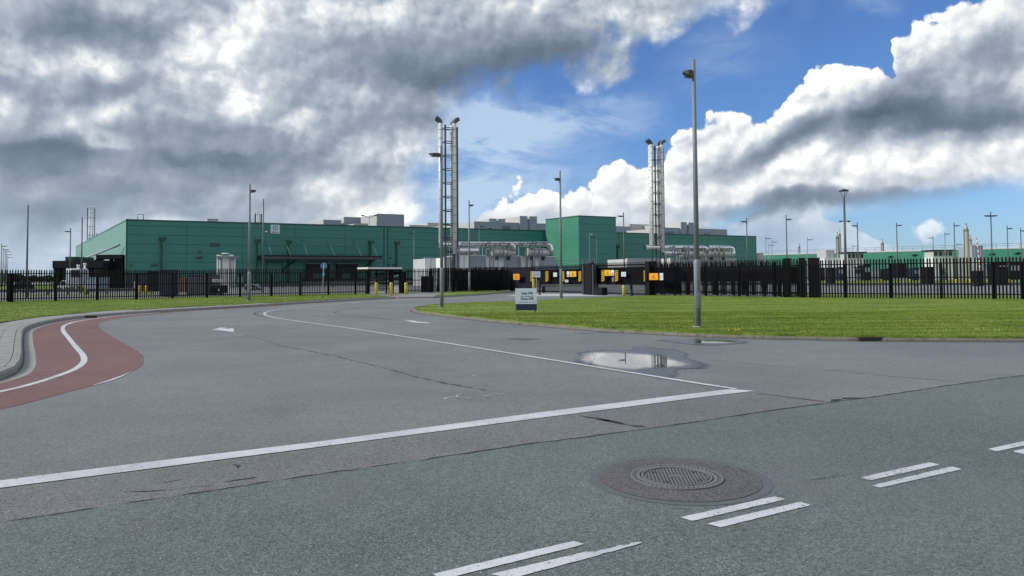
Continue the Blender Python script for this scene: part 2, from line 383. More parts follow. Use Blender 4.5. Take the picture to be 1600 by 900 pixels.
# ------------------------------------------------------------------ geometry helpers
class MB:
    """collects boxes, tubes, discs and prisms, links them as ONE mesh object"""
    def __init__(s): s.v = []; s.f = []; s.sm = []
    def add(s, vs, fs, smooth=False):
        o = len(s.v); s.v += [tuple(v) for v in vs]; s.f += [tuple(i + o for i in f) for f in fs]; s.sm += [smooth] * len(fs)
        return s
    def box(s, x0, x1, y0, y1, z0, z1):
        vs = [(x0, y0, z0), (x1, y0, z0), (x1, y1, z0), (x0, y1, z0), (x0, y0, z1), (x1, y0, z1), (x1, y1, z1), (x0, y1, z1)]
        return s.add(vs, [(0, 3, 2, 1), (4, 5, 6, 7), (0, 1, 5, 4), (1, 2, 6, 5), (2, 3, 7, 6), (3, 0, 4, 7)])
    def bevbox(s, x0, x1, y0, y1, z0, z1, b):
        """box with chamfered vertical edges and top"""
        pts = [(x0 + b, y0), (x1 - b, y0), (x1, y0 + b), (x1, y1 - b), (x1 - b, y1), (x0 + b, y1), (x0, y1 - b), (x0, y0 + b)]
        cx, cy = (x0 + x1) / 2, (y0 + y1) / 2
        kx = max(0.0, 1 - b / max(1e-6, (x1 - x0) / 2)); ky = max(0.0, 1 - b / max(1e-6, (y1 - y0) / 2))
        top = [((px - cx) * kx + cx, (py - cy) * ky + cy) for px, py in pts]
        vs = [(p[0], p[1], z0) for p in pts] + [(p[0], p[1], z1 - b) for p in pts] + [(p[0], p[1], z1) for p in top]
        fs = [(i, (i + 1) % 8, 8 + (i + 1) % 8, 8 + i) for i in range(8)] + [(8 + i, 8 + (i + 1) % 8, 16 + (i + 1) % 8, 16 + i) for i in range(8)]
        fs += [tuple(range(16, 24)), tuple(range(7, -1, -1))]
        return s.add(vs, fs)
    def tube(s, pts, rad, n=8, caps=True, smooth=True):
        """round tube along points; rad a number or one per point"""
        P = [Vector(p) for p in pts]
        rr = rad if isinstance(rad, (list, tuple)) else [rad] * len(P)
        vs = []; prev = None
        for i, p in enumerate(P):
            t = (P[min(i + 1, len(P) - 1)] - P[max(i - 1, 0)]).normalized()
            if prev is None:
                a = Vector((0, 0, 1)) if abs(t.z) < 0.9 else Vector((1, 0, 0))
                u = t.cross(a).normalized()
            else:
                u = (prev - t * prev.dot(t)).normalized()
            prev = u; w = t.cross(u)
            for k in range(n):
                c = 2 * math.pi * k / n
                vs.append(p + (u * math.cos(c) + w * math.sin(c)) * rr[i])
        fs = []
        for i in range(len(P) - 1):
            for k in range(n):
                k2 = (k + 1) % n
                fs.append((i * n + k, i * n + k2, (i + 1) * n + k2, (i + 1) * n + k))
        s.add(vs, fs, smooth)
        if caps:
            o = len(s.v) - len(vs)
            s.f.append(tuple(o + k for k in range(n - 1, -1, -1))); s.f.append(tuple(o + (len(P) - 1) * n + k for k in range(n))); s.sm += [False, False]
        return s
    def prism(s, poly, z0, z1, top=True, bottom=True):
        n = len(poly)
        vs = [(x, y, z0) for x, y in poly] + [(x, y, z1) for x, y in poly]
        fs = [(i, (i + 1) % n, n + (i + 1) % n, n + i) for i in range(n)]
        s.add(vs, fs)
        o = len(s.v) - 2 * n
        tris = geometry.tessellate_polygon([[Vector((x, y, 0)) for x, y in poly]])
        for t in tris:
            if top: s.f.append(tuple(o + n + i for i in t)); s.sm.append(False)
            if bottom: s.f.append(tuple(o + i for i in reversed(t))); s.sm.append(False)
        return s
    def sheet(s, poly, z):
        tris = geometry.tessellate_polygon([[Vector((x, y, 0)) for x, y in poly]])
        o = len(s.v); s.v += [(x, y, z) for x, y in poly]
        for t in tris:
            a, b, c = [poly[i] for i in t]
            if (b[0] - a[0]) * (c[1] - a[1]) - (b[1] - a[1]) * (c[0] - a[0]) < 0: t = tuple(reversed(t))
            s.f.append(tuple(o + i for i in t)); s.sm.append(False)
        return s
    def build(s, name, material, parent=None, fix=True):
        me = bpy.data.meshes.new(name)
        me.from_pydata(s.v, [], s.f)
        me.polygons.foreach_set('use_smooth', s.sm)
        if fix and len(s.f) < 20000:
            bm = bmesh.new(); bm.from_mesh(me); bmesh.ops.recalc_face_normals(bm, faces=bm.faces); bm.to_mesh(me); bm.free()
        me.materials.append(material)
        o = bpy.data.objects.new(name, me); COL.objects.link(o)
        if parent is not None: o.parent = parent
        return o
def tag(o, label=None, cat=None, group=None, kind=None):
    if label: o['label'] = label
    if cat: o['category'] = cat
    if group: o['group'] = group
    if kind: o['kind'] = kind
    return o
def thing(name, label, cat, loc=(0, 0, 0), rz=0.0, group=None):
    o = bpy.data.objects.new(name, None); COL.objects.link(o)
    o.location = loc; o.rotation_euler = (0, 0, rz); o.empty_display_size = 0.2
    return tag(o, label, cat, group)
def clone(o, loc=None, rz=None, parent=None):
    """copy of one object (mesh data shared)"""
    c = o.copy(); COL.objects.link(c)
    if parent is not None: c.parent = parent
    if loc is not None: c.location = loc
    if rz is not None: c.rotation_euler = (0, 0, rz)
    return c
def clone_tree(root, loc, rz=0.0, label=None, scale=None):
    r = clone(root, loc, rz)
    if label: r['label'] = label
    if scale: r.scale = scale
    for ch in list(root.children):
        c = clone(ch, parent=r)
        for q in list(ch.children): clone(q, parent=c)
    return r
def text_mesh(txt, size, name, material, parent, loc, rot=(R(90), 0, 0), align='CENTER', bold=0.0, ext=0.002):
    cu = bpy.data.curves.new(name, 'FONT'); cu.body = txt; cu.size = size; cu.align_x = align; cu.align_y = 'CENTER'
    cu.extrude = ext; cu.offset = bold; cu.resolution_u = 2
    t = bpy.data.objects.new(name, cu)
    me = bpy.data.meshes.new_from_object(t); bpy.data.objects.remove(t)
    me.materials.append(material)
    o = bpy.data.objects.new(name, me); COL.objects.link(o); o.parent = parent; o.location = loc; o.rotation_euler = rot
    return o
def line_strip(pts, w, closed=False):
    """polygon of a painted line of width w (number or per-point list) along ground points"""
    n = len(pts); L, Rr = [], []
    for i in range(n):
        a = Vector(pts[max(i - 1, 0)]); b = Vector(pts[min(i + 1, n - 1)])
        t = (b - a).normalized(); nn = Vector((-t.y, t.x)); ww = (w[i] if isinstance(w, (list, tuple)) else w) / 2
        p = Vector(pts[i]); L.append(tuple(p + nn * ww)); Rr.append(tuple(p - nn * ww))
    return L, Rr
def strip_mb(mb, pts, w, z):
    L, Q = line_strip(pts, w)
    vs = [(x, y, z) for x, y in L] + [(x, y, z) for x, y in Q]; n = len(pts)
    return mb.add(vs, [(n + i, n + i + 1, i + 1, i) for i in range(n - 1)])
def smooth_path(pts, per=6):
    """Catmull-Rom through points"""
    P = [Vector(p) for p in pts]; out = []
    for i in range(len(P) - 1):
        p0, p1, p2, p3 = P[max(i - 1, 0)], P[i], P[i + 1], P[min(i + 2, len(P) - 1)]
        for k in range(per):
            t = k / per
            out.append(tuple(0.5 * ((2 * p1) + (p2 - p0) * t + (2 * p0 - 5 * p1 + 4 * p2 - p3) * t * t + (3 * p1 - p0 - 3 * p2 + p3) * t ** 3)))
    out.append(tuple(P[-1]))
    return out
def resample(pts, step):
    P = [Vector(p) for p in pts]; out = [P[0].copy()]; acc = 0.0
    for a, b in zip(P, P[1:]):
        L = (b - a).length; d = step - acc
        while d <= L: out.append(a + (b - a) * (d / L)); d += step
        acc = (acc + L) % step
    out.append(P[-1])
    return [tuple(p) for p in out]
def offset_path(pts, d):
    L, Q = line_strip(pts, abs(d) * 2)
    return L if d > 0 else Q

GRASS = grass_mat()
ROAD_OLD = asphalt('junction_asphalt', (0.186, 0.202, 0.206), (0.232, 0.246, 0.248), patch=(0.234, 0.236, 0.236), grain=0.55)
ROAD_NEW = asphalt('main_road_asphalt', (0.132, 0.158, 0.156), (0.162, 0.190, 0.186), patch=(0.166, 0.180, 0.182), grain=0.85)
ROAD_RED = asphalt('red_cycle_asphalt', (0.190, 0.100, 0.095), (0.225, 0.122, 0.114), patch=(0.200, 0.140, 0.136), grain=0.4)
ROAD_PATCH = asphalt('manhole_patch_asphalt', (0.112, 0.108, 0.112), (0.146, 0.138, 0.142), grain=0.95)
ROAD_EDGE = asphalt('worn_edge_asphalt', (0.170, 0.180, 0.184), (0.212, 0.218, 0.220), patch=(0.180, 0.194, 0.198), grain=0.8)
YARD = mat('yard_concrete', (0.23, 0.235, 0.24), 0.7, var=0.25, scale=0.15, fine=0.1, fscale=4)
def paint_mat():
    """thermoplastic road paint: greyed by tyres, chipped through to the asphalt in places"""
    m = bpy.data.materials.new('road_paint'); m.use_nodes = True
    nt = m.node_tree; bs = nt.nodes['Principled BSDF']; g = NG(nt)
    co = E(g, g.node('ShaderNodeTexCoord').outputs['Object'])
    base = g.mix(g.ss(g.noise(co, 1.3, 5, 0.6), 0.35, 0.7), (0.68, 0.70, 0.73), (0.52, 0.55, 0.58))
    base = g.vm('SCALE', base, scale=1.0 + (g.noise(co, 90.0, 2, 0.6) - 0.5) * 0.35)
    chip = g.ss(g.noise(co, 34.0, 5, 0.7) + (g.noise(co, 0.8, 3) - 0.5) * 0.5, 0.60, 0.66)
    crackn = g.ss(g.m('ABSOLUTE', g.noise(co, 6.0, 5, 0.6, 0.6) - 0.5), 0.010, 0.0) * 0.5
    col = g.mix(g.m('MAXIMUM', chip, crackn), base, (0.17, 0.18, 0.19))
    g.put(bs.inputs['Base Color'], col); bs.inputs['Roughness'].default_value = 0.6; bs.inputs['Specular IOR Level'].default_value = 0.3
    MATS['road_paint'] = m
    return m
PAINT = paint_mat()
CONC = mat('kerb_concrete', (0.30, 0.295, 0.28), 0.8, var=0.22, scale=2.2, fine=0.22, fscale=55, dirt=(0.12, 0.115, 0.10), dirt_amt=0.6, bump=0.4)
SLAB = mat('paving_concrete', (0.31, 0.31, 0.30), 0.8, var=0.2, scale=1.5, fine=0.22, fscale=60, dirt=(0.17, 0.165, 0.15), dirt_amt=0.5, bump=0.3)
CONC_DARK = mat('wet_kerb_concrete', (0.085, 0.085, 0.088), 0.7, var=0.3, scale=3, fine=0.2, fscale=50, dirt=(0.16, 0.15, 0.14), dirt_amt=0.5)
MOSSY = mat('mossy_kerb_concrete', (0.175, 0.165, 0.135), 0.85, var=0.3, scale=2.5, fine=0.25, fscale=45, dirt=(0.05, 0.055, 0.03), dirt_amt=0.8, bump=0.4)
TAR = mat('tar_joint', (0.018, 0.018, 0.020), 0.7, var=0.3, scale=6)
STEEL_BLACK = mat('black_powder_coat', (0.007, 0.007, 0.010), 0.7, var=0.2, scale=2, spec=0.2)
DARK = mat('dark_sheet', (0.009, 0.010, 0.018), 0.7, var=0.4, scale=0.6, spec=0.2)
GALV = mat('galvanised_steel', (0.21, 0.245, 0.275), 0.55, 0.1, var=0.18, scale=2.5, fine=0.10, fscale=20, streak=0.25)
POLE_DARK = mat('weathered_pole_steel', (0.10, 0.115, 0.12), 0.55, 0.3, var=0.2, scale=1.5)
LAMP_DARK = mat('lamp_housing', (0.05, 0.055, 0.05), 0.5, 0.1, var=0.2)
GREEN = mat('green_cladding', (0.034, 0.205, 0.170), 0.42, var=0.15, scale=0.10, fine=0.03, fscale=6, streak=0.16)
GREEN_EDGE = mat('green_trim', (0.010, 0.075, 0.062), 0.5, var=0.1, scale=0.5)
GREEN_SIDE_LIT = mat('green_end_sunlit', (0.155, 0.345, 0.270), 0.33, var=0.10, scale=0.2, streak=0.15)  # lighter than the front green: sun on the end wall put into the colour
GREEN_DARK = mat('dark_green_backing', (0.006, 0.045, 0.040), 0.6)
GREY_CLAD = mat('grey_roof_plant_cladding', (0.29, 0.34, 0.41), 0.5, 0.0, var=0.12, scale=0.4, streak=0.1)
PALE_CLAD = mat('pale_plant_cladding', (0.50, 0.51, 0.49), 0.5, 0.1, var=0.12, scale=0.4, streak=0.15)
CHROME = mat('polished_steel_duct', (0.72, 0.73, 0.74), 0.12, 1.0, var=0.08, scale=1.0)
STAINLESS = mat('stainless_duct', (0.70, 0.71, 0.68), 0.4, 0.05, var=0.16, scale=1.0, fine=0.08, fscale=12)
STEEL_FRAME = mat('painted_frame_steel', (0.045, 0.058, 0.068), 0.5, 0.2, var=0.2)
WHITE = mat('white_coated_metal', (0.76, 0.78, 0.78), 0.45, var=0.08, scale=0.7, streak=0.15)
WHITE_DIM = mat('grey_white_panel', (0.50, 0.52, 0.52), 0.5, var=0.1, scale=0.7, streak=0.2)
YELLOW = mat('bollard_yellow', (0.60, 0.52, 0.04), 0.5, var=0.1, scale=2, dirt=(0.3, 0.26, 0.08), dirt_amt=0.4)
AMBER = mat('amber_sign_plate', (0.80, 0.33, 0.01), 0.45, var=0.04)
SIGN_YELLOW = mat('yellow_sign_plate', (0.70, 0.42, 0.01), 0.45, var=0.04)
SIGN_WHITE = mat('white_sign_plate', (0.60, 0.69, 0.80), 0.4, var=0.04)
SIGN_RED = mat('red_sign_print', (0.60, 0.10, 0.10), 0.45, var=0.04)
NAVY = mat('navy_sign_panel', (0.010, 0.022, 0.070), 0.45, var=0.08)
INK = mat('dark_blue_lettering', (0.012, 0.022, 0.05), 0.5)
BLUE = mat('traffic_sign_blue', (0.02, 0.16, 0.48), 0.4, var=0.05)
GLASS = mat('dark_window_glass', (0.015, 0.02, 0.024), 0.12, 0.0, var=0.1)
WOOD = mat('pallet_timber', (0.30, 0.19, 0.09), 0.8, var=0.3, scale=3)
RUBBER = mat('black_rubber', (0.012, 0.012, 0.013), 0.8)
IRON = mat('cast_iron', (0.19, 0.187, 0.192), 0.45, 0.2, var=0.25, scale=9, fine=0.2, fscale=60)
IRON_DARK = mat('cast_iron_recess', (0.070, 0.068, 0.070), 0.7, 0.2, var=0.25, scale=9)
BEIGE = mat('beige_stack_cladding', (0.40, 0.39, 0.33), 0.5, 0.1, var=0.1, scale=0.6, streak=0.2)
FIELD = mat('distant_ground', (0.060, 0.085, 0.040), 0.9, var=0.3, scale=0.02)
FLOWER = mat('dandelion_yellow', (0.50, 0.42, 0.05), 0.6)
# ------------------------------------------------------------------ ground, roads, kerbs
LZ = 0.12        # top of kerbs and lawns
def struct(mb, name, m, label=None, parent=None):
    o = mb.build(name, m, parent)
    if parent is None: tag(o, label, None, None, 'structure')
    return o
gm = MB(); gm.add([(-3000, -1500, -0.03), (3000, -1500, -0.03), (3000, 5000, -0.03), (-3000, 5000, -0.03)], [(0, 1, 2, 3)])
ground = struct(gm, 'ground', FIELD, 'flat open land running to the horizon behind the depot')

seam_px = [(0, 817), (50, 811), (169, 792), (337, 767), (500, 742), (656, 720), (840, 693), (900, 685.6), (1025, 669), (1130, 653.5), (1240, 637.5), (1375, 619.5), (1480, 603.5), (1575, 590)]
seam = [G(*p) for p in seam_px]
d0 = Vector(seam[-1]) - Vector(seam[0]); MD = d0.normalized(); MN = Vector((MD.y, -MD.x))      # along the main road; away from the junction
S0 = Vector(seam[0]); S1 = Vector(seam[-1])
seam_line = [tuple(S0 - MD * 60)] + seam + [tuple(S1 + MD * t) for t in (3, 8, 20, 60)]

# left kerb (top outer edge), from near left round the bell mouth to the turnstile path
kerbL_px = [(-60, 596), (0, 581), (20, 573), (30, 562), (33, 546), (33, 528), (37, 512), (56, 504.5), (90, 497.5), (140, 491.7), (240, 484.6), (390, 476.3), (500, 470), (600, 464.6), (622, 463.6)]
kerbL = smooth_path([G(x, y, LZ) for x, y in kerbL_px], 6)
kerbL2_px = [(676, 463.4), (700, 462.0), (735, 460.0), (775, 457.2), (800, 455.6)]
kerbL2 = smooth_path([G(x, y, LZ) for x, y in kerbL2_px], 4)
# right lawn kerb: upper side, round the nose, then along the junction to the right
kerbR_px = [(955, 464.6), (865, 468.4), (806, 470.9), (707, 474.9), (668, 477.6), (650, 480.6), (645, 483.4), (652, 486.2), (668, 488.6), (707, 493.3), (784, 501.2), (854, 507), (932.5, 513.4), (1000, 517.2), (1060, 520.2), (1150, 524.0), (1337, 527.6), (1480, 528.8), (1600, 529.2)]
kr = [G(x, y, 0.075) for x, y in kerbR_px]
pl = Vector(kr[-1]); e1 = (Vector(kr[-1]) - Vector(kr[-2])).normalized()
far = [pl + e1 * 2.2 + Vector((0, .12)), pl + e1 * 4.5 + Vector((0, .55)), pl + e1 * 7.5 + Vector((0, 1.9))]
far += [far[-1] + Vector((MD.x, MD.y)) * t for t in (4, 12, 50)]
kerbR = smooth_path(kr + [tuple(v) for v in far], 6)

# asphalt of the junction and side road: one sheet under both kerbs
gate_px = [(830, 455), (1015, 459.5)]
left_side = [tuple(S0 - MD * 60 - MN * 8)] + [(-40, -3)] + kerbL + kerbL2 + [(0.5, 78), (9.5, 78)] + [(14, 60)]
road_poly = [tuple(S0 - MD * 60)] + kerbL + kerbL2 + [(0.2, 90), (24, 90), (16, 58)] + kerbR + [tuple(S1 + MD * 60)] + list(reversed(seam))
side_road = struct(MB().sheet(road_poly, 0.0), 'side_road', ROAD_OLD, 'grey asphalt junction and side road sweeping to the gates')
main_poly = seam_line + [tuple(S1 + MD * 60 + MN * 14), tuple(S0 - MD * 60 + MN * 14)]
main_road = struct(MB().prism(main_poly, -0.05, 0.004, bottom=False), 'main_road', ROAD_NEW, 'darker green-grey asphalt main road across the foreground')
# worn older band between the stop line and the seam
stop_top = [(-80, 763), (0, 751.8), (250, 720.5), (500, 690.6), (840, 645.5), (1000, 625.5), (1140, 608.6)]
stop_bot = [(-80, 775.5), (0, 763.4), (250, 731.2), (500, 699.0), (840, 654.2), (1000, 633.8), (1110, 619.5), (1180, 611.6)]
band = [G(x, y + 3) for x, y in stop_bot] + [G(1240, 618.5), G(1300, 628.6)] + [p for p in reversed(seam) if p[0] < G(1300, 628)[0]]
bandm = []
for p in band: bandm.append(p)
worn = struct(MB().sheet(bandm, 0.0025), 'worn_strip', ROAD_EDGE, parent=side_road)

# red cycle path
red_right = [(-80, 657), (0, 640), (50, 628), (112, 611), (150, 601), (205, 581), (221, 571), (224, 563), (221, 554), (200, 540), (175, 526), (159, 515), (154, 508), (161, 502.8), (187, 497.4), (250, 489.9), (325, 484.2), (400, 480.2), (440, 478.2)]
red_left = [(440, 476.2), (400, 478.0), (240, 488.2), (140, 496.3), (96, 502.2), (60, 509.6), (43, 518), (40, 530), (43, 548), (47, 562), (38, 573), (20, 584), (0, 592), (-80, 612)]
red_poly = smooth_path([G(x, y) for x, y in red_right], 5) + smooth_path([G(x, y) for x, y in red_left], 5)
red_path = struct(MB().sheet(red_poly, 0.004), 'cycle_path', ROAD_RED, 'brick-red asphalt cycle path bending round the kerb')
wl = [(-80, 632), (0, 612.5), (37, 604), (75, 592.8), (112, 579.5), (127, 570), (131.5, 562), (128, 553), (119, 543), (107, 528), (99.5, 518.5), (98.5, 511.5), (106, 506.6), (125, 501.6), (162, 496.4), (200, 492.4), (250, 488.6)]
struct(strip_mb(MB(), smooth_path([G(x, y) for x, y in wl], 8), 0.115, 0.0075), 'cycle_lane_line', PAINT, parent=red_path)
ww = smooth_path([G(x, y) for x, y in [(146, 602.3), (160, 598.5), (175, 593.8), (190, 588), (205, 581.6)]], 7)
rw = random.Random(3)
struct(strip_mb(MB(), ww, [0.02 + 0.05 * math.sin(math.pi * i / (len(ww) - 1)) * rw.uniform(0.5, 1.2) for i in range(len(ww))], 0.0075), 'worn_edge_line', PAINT, parent=side_road)

# painted markings
def sheet_px(name, pts, z, m, parent): return struct(MB().sheet([G(x, y) for x, y in pts], z), name, m, parent=parent)
sheet_px('stop_line', stop_top + [(1180, 611.2)] + list(reversed(stop_bot[:-1])), 0.0065, PAINT, side_road)
ll = [(705, 465.6), (650, 468.2), (600, 470.6), (550, 473.4), (505, 477), (450, 482), (422, 486.4), (413, 490.4), (424, 495.6), (475, 503.6), (550, 513.7), (625, 525.5), (700, 537), (840, 559.4), (977, 581.4), (1080, 598), (1150, 608.6)]
struct(strip_mb(MB(), smooth_path([G(x, y) for x, y in ll], 7), 0.105, 0.0105), 'lane_line', PAINT, parent=side_road)
sheet_px('turn_arrow', [(331, 515.6), (344, 512.0), (354, 512.6), (351, 514.0), (365, 513.2), (365.6, 519.2), (351, 517.2), (341, 516.4)], 0.0062, PAINT, side_road)
sheet_px('turn_arrow', [(629, 500.2), (648, 501.2), (651, 502.5), (671, 504.1), (670, 505.2), (646, 504.2), (643, 503.2)], 0.0062, PAINT, side_road)
# rounded, slightly ragged dashes of the double centre line
rd = random.Random(11)
def dash(a0, a1, b0, b1, worn_from=None):
    """dash between far edge a0-a1 and near edge b0-b1 (photo pixels)"""
    A0, A1, B0, B1 = [Vector(G(*p)) for p in (a0, a1, b0, b1)]
    n = 22; top, bot = [], []
    for i in range(n + 1):
        t = i / n; j = rd.uniform(-0.0025, 0.0025); k = rd.uniform(-0.0025, 0.0025)
        p = A0.lerp(A1, t); q = B0.lerp(B1, t); w = (q - p).normalized()
        if worn_from is not None and t > worn_from:
            j += rd.uniform(0.0, 0.045); k += rd.uniform(0, 0.01)
        c = 0.004 if i in (0, n) else 0.0
        top.append(tuple(p + w * (j + c))); bot.append(tuple(q - w * (k + c)))
    return struct(MB().sheet(top + list(reversed(bot)), 0.0085), 'centre_dash', PAINT, parent=main_road)
dash((1344, 747.5), (1452, 723.8), (1360, 752.2), (1469, 727.5))
dash((1362, 760.3), (1487, 730.3), (1376, 763.6), (1504, 734.6))
dash((1063, 810.2), (1210, 777.2), (1082, 815.8), (1227, 782.0))
dash((1105, 820.2), (1250, 785.8), (1126, 825.8), (1268, 791.0))
dash((676, 899), (896, 847.2), (690, 908), (914, 852.5))
dash((766, 899.5), (990, 846.5), (800, 906), (1007, 850.5), worn_from=0.64)
dash((1543, 702.8), (1640, 682.0), (1557, 706.6), (1656, 686))
dash((1582, 706.5), (1680, 685.5), (1600, 711), (1698, 689))

# tar seams and cracks
def crack(pts, w, name='tar_crack', z=0.0045, jit=0.35, parent=side_road, seed=1):
    r = random.Random(seed)
    P = resample([G(x, y) for x, y in pts], 0.12)
    W = [max(0.002, w * (1 + r.uniform(-jit, jit) * 1.6)) for _ in P]; W[0] = W[-1] = 0.003
    P = [(p[0] + r.uniform(-1, 1) * 0.012, p[1] + r.uniform(-1, 1) * 0.012) for p in P]
    return struct(strip_mb(MB(), P, W, z), name, TAR, parent=parent)
crack([(p[0], p[1] - 0.4) for p in seam_px if p[0] >= 650] + [(1600, 587)], 0.030, z=0.0055, seed=2)
crack([(0, 817), (169, 791.5), (337, 766.5), (500, 741.5), (656, 719.5)], 0.014, z=0.0055, jit=0.9, seed=3)
crack([(1175, 614), (1240, 622), (1290, 628.5)], 0.030, seed=4)
crack([(905, 650.5), (940, 655), (968, 662.5), (1000, 668)], 0.034, jit=0.95, seed=5)
crack([(930, 656), (960, 658.6), (985, 664.6), (1012, 668)], 0.042, jit=0.95, seed=6)
crack([(955, 664), (975, 663), (990, 666.5)], 0.016, jit=0.95, seed=26)
crack([(1290, 628.5), (1320, 622.5), (1350, 622)], 0.075, jit=0.8, seed=7)
crack([(1109, 563), (1180, 569), (1290, 578), (1400, 589), (1512, 597.5)], 0.014, seed=8)
crack([(425, 537.5), (470, 546), (520, 556), (600, 575), (650, 589), (700, 600), (760, 610)], 0.020, jit=0.7, seed=9)
crack([(380, 523), (425, 535)], 0.010, jit=0.9, seed=10)
crack([(190, 770), (250, 767), (300, 762), (335, 758)], 0.014, jit=0.95, seed=12)
crack([(350, 754), (400, 746)], 0.018, jit=0.95, seed=13)
crack([(340, 726), (370, 726), (372, 732)], 0.020, jit=0.9, seed=15)
crack([(250, 756), (290, 748)], 0.016, jit=0.95, seed=16)
crack([(410, 486), (400, 488.2), (397, 490.2), (402, 493.2), (420, 496.5)], 0.05, seed=17)
crack([(600, 478), (560, 481), (530, 485.5), (521, 488.5), (540, 492), (600, 498.5), (660, 503)], 0.035, jit=0.8, seed=18)
crack([(1260, 752), (1310, 745), (1350, 740.5)], 0.005, jit=0.95, parent=main_road, z=0.009, seed=19)
crack([(20, 540.3), (28, 540.3)], 0.02, z=LZ + 0.004, seed=20) if False else None
# old scratched chalk marks
for k, pts in enumerate([[(714, 620), (700, 621.5), (694, 623), (700, 624.3), (713, 624)], [(722, 616.3), (714, 618), (716, 620.3), (726, 621.6), (736, 621.5)], [(756, 619), (764, 618), (771, 617.3)], [(773, 616.4), (786, 616)], [(737, 588), (744, 585.6)]]):
    struct(strip_mb(MB(), smooth_path([G(x, y) for x, y in pts], 4), 0.018, 0.0062), 'chalk_mark', PAINT, parent=side_road)
# dark rectangular utility lids in the side road
for pts in ([(790, 529.6), (812, 527.6), (846, 529.8), (822, 532.2)], [(895, 521), (905, 520.2), (931, 521.2), (920, 522.2)], [(930, 519.5), (945, 518.9), (963, 519.6), (948, 520.4)]):
    sheet_px('utility_lid', pts, 0.003, ROAD_PATCH, side_road)

# kerbstones: each stone follows the curve, 6 mm joints
def kerbstones(path, step, prof_out, prof_in, root, z_top, m, inward):
    """stones along a path; path is the top outer arris; inward = +1/-1 side on which the lawn lies"""
    P = resample(path, step)
    for a in range(len(P) - 1):
        p, q = Vector(P[a]), Vector(P[a + 1]); t = q - p; L = t.length
        if L < 0.15: continue
        t.normalize(); n = Vector((-t.y, t.x)) * inward
        g0, g1 = p + t * 0.004, q - t * 0.004
        # neighbouring directions make the mitre
        tp = ((Vector(P[a]) - Vector(P[max(a - 1, 0)])) if a else (q - p)); tn = (Vector(P[min(a + 2, len(P) - 1)]) - q) if a + 2 < len(P) else (q - p)
        n0 = ((tp.normalized() + t) / 2); n0 = Vector((-n0.y, n0.x)).normalized() * inward
        n1 = ((tn.normalized() + t) / 2); n1 = Vector((-n1.y, n1.x)).normalized() * inward
        dz = random.uniform(-0.003, 0.003)
        prof = [(-0.035, -0.02), (-0.028, z_top - 0.035), (0.0, z_top), (prof_in, z_top), (prof_in, -0.02)]
        vs = [(g0.x + n0.x * d, g0.y + n0.y * d, z + (dz if z > 0 else 0)) for d, z in prof] + [(g1.x + n1.x * d, g1.y + n1.y * d, z + (dz if z > 0 else 0)) for d, z in prof]
        k = len(prof)
        fs = [(i, (i + 1) % k, k + (i + 1) % k, k + i) for i in range(k)] + [tuple(range(k - 1, -1, -1)), tuple(range(k, 2 * k))]
        MB().add(vs, fs).build('kerb_stone', m, root)
kl = struct(strip_mb(MB(), kerbL, 0.02, -0.004), 'kerb', CONC_DARK, 'pale concrete kerb curving round the red cycle path and pavement')
kerbstones(kerbL, 1.0, 0, 0.13, kl, LZ, CONC, 1)
kl2 = struct(strip_mb(MB(), kerbL2, 0.02, -0.004), 'kerb', CONC_DARK, 'short far kerb between the turnstile path and the gates')
kerbstones(kerbL2, 1.0, 0, 0.13, kl2, LZ, CONC, 1)
kr_ = struct(strip_mb(MB(), kerbR, 0.02, -0.004), 'kerb', CONC_DARK, 'mossy concrete kerb round the nose of the central lawn')
kerbstones(kerbR, 1.0, 0, 0.10, kr_, 0.075, MOSSY, 1)
# gutter strip in front of the left kerb, and a dark wet line against it
near = [p for p in kerbL if p[1] < 36]
gut = offset_path(near, -0.16)
struct(strip_mb(MB(), gut, 0.20, 0.0055), 'gutter', SLAB, parent=side_road)
struct(strip_mb(MB(), offset_path(kerbL, -0.045), 0.05, 0.0068), 'gutter_joint', CONC_DARK, parent=side_road)
struct(strip_mb(MB(), offset_path(kerbR, -0.07), 0.10, 0.0050), 'gutter_joint', CONC_DARK, parent=side_road)
# lawns (raised sheets) and pavement slabs
lawnL_edge = [(-80, 516), (0, 504), (40, 498), (80, 493), (140, 487.6), (240, 482.0), (390, 474.6), (500, 468.6), (600, 463.4), (618, 462.3)]
le = smooth_path([G(x, y, LZ) for x, y in lawnL_edge], 4)
FENCE_L = [(-78.0, 15.0), (-33.9, 50.2), (-12.4, 67.2), (-0.4, 76.9)]
FENCE_M = [(-0.4, 76.9), (10.1, 56.2), (18.4, 47.2)]
FENCE_R = [(18.4, 47.2), (28.4, 41.2), (66.0, 18.0)]
lawn_l = struct(MB().prism([(-80, 14.0)] + [(-26.5, 24.5)] + le + [(-8.9, 66.0), (-12.4, 68.2), (-33.9, 51.2), (-80, 14.6)], -0.05, LZ, bottom=False), 'lawn', GRASS, 'narrow strip of mown grass between pavement and the left fence')
l2 = [G(x, y, LZ) for x, y in [(676, 462.4), (700, 461.0), (735, 459.2), (775, 456.6), (800, 455.2)]]
lawn_m = struct(MB().prism(l2 + [(-0.4, 78.0), (-7.6, 72.2)], -0.05, LZ, bottom=False), 'lawn', GRASS, 'small far wedge of grass in front of the dark fence screen')
ri = offset_path(kerbR, 0.11)
lawn_poly = ri + [(100, 30), (66.0, 18.6), (28.4, 41.9), (18.4, 48.0), (11.2, 56.4), (10.3, 56.2)]
lawn_poly = ri[:-6] + [(66.0, 38.6), (28.4, 42.0), (18.4, 48.2), (11.4, 56.2), (10.4, 56.0)]
lawn_r = struct(MB().prism(lawn_poly, -0.05, LZ, bottom=False), 'lawn', GRASS, 'wide central lawn behind the puddle with the tall street lamp')

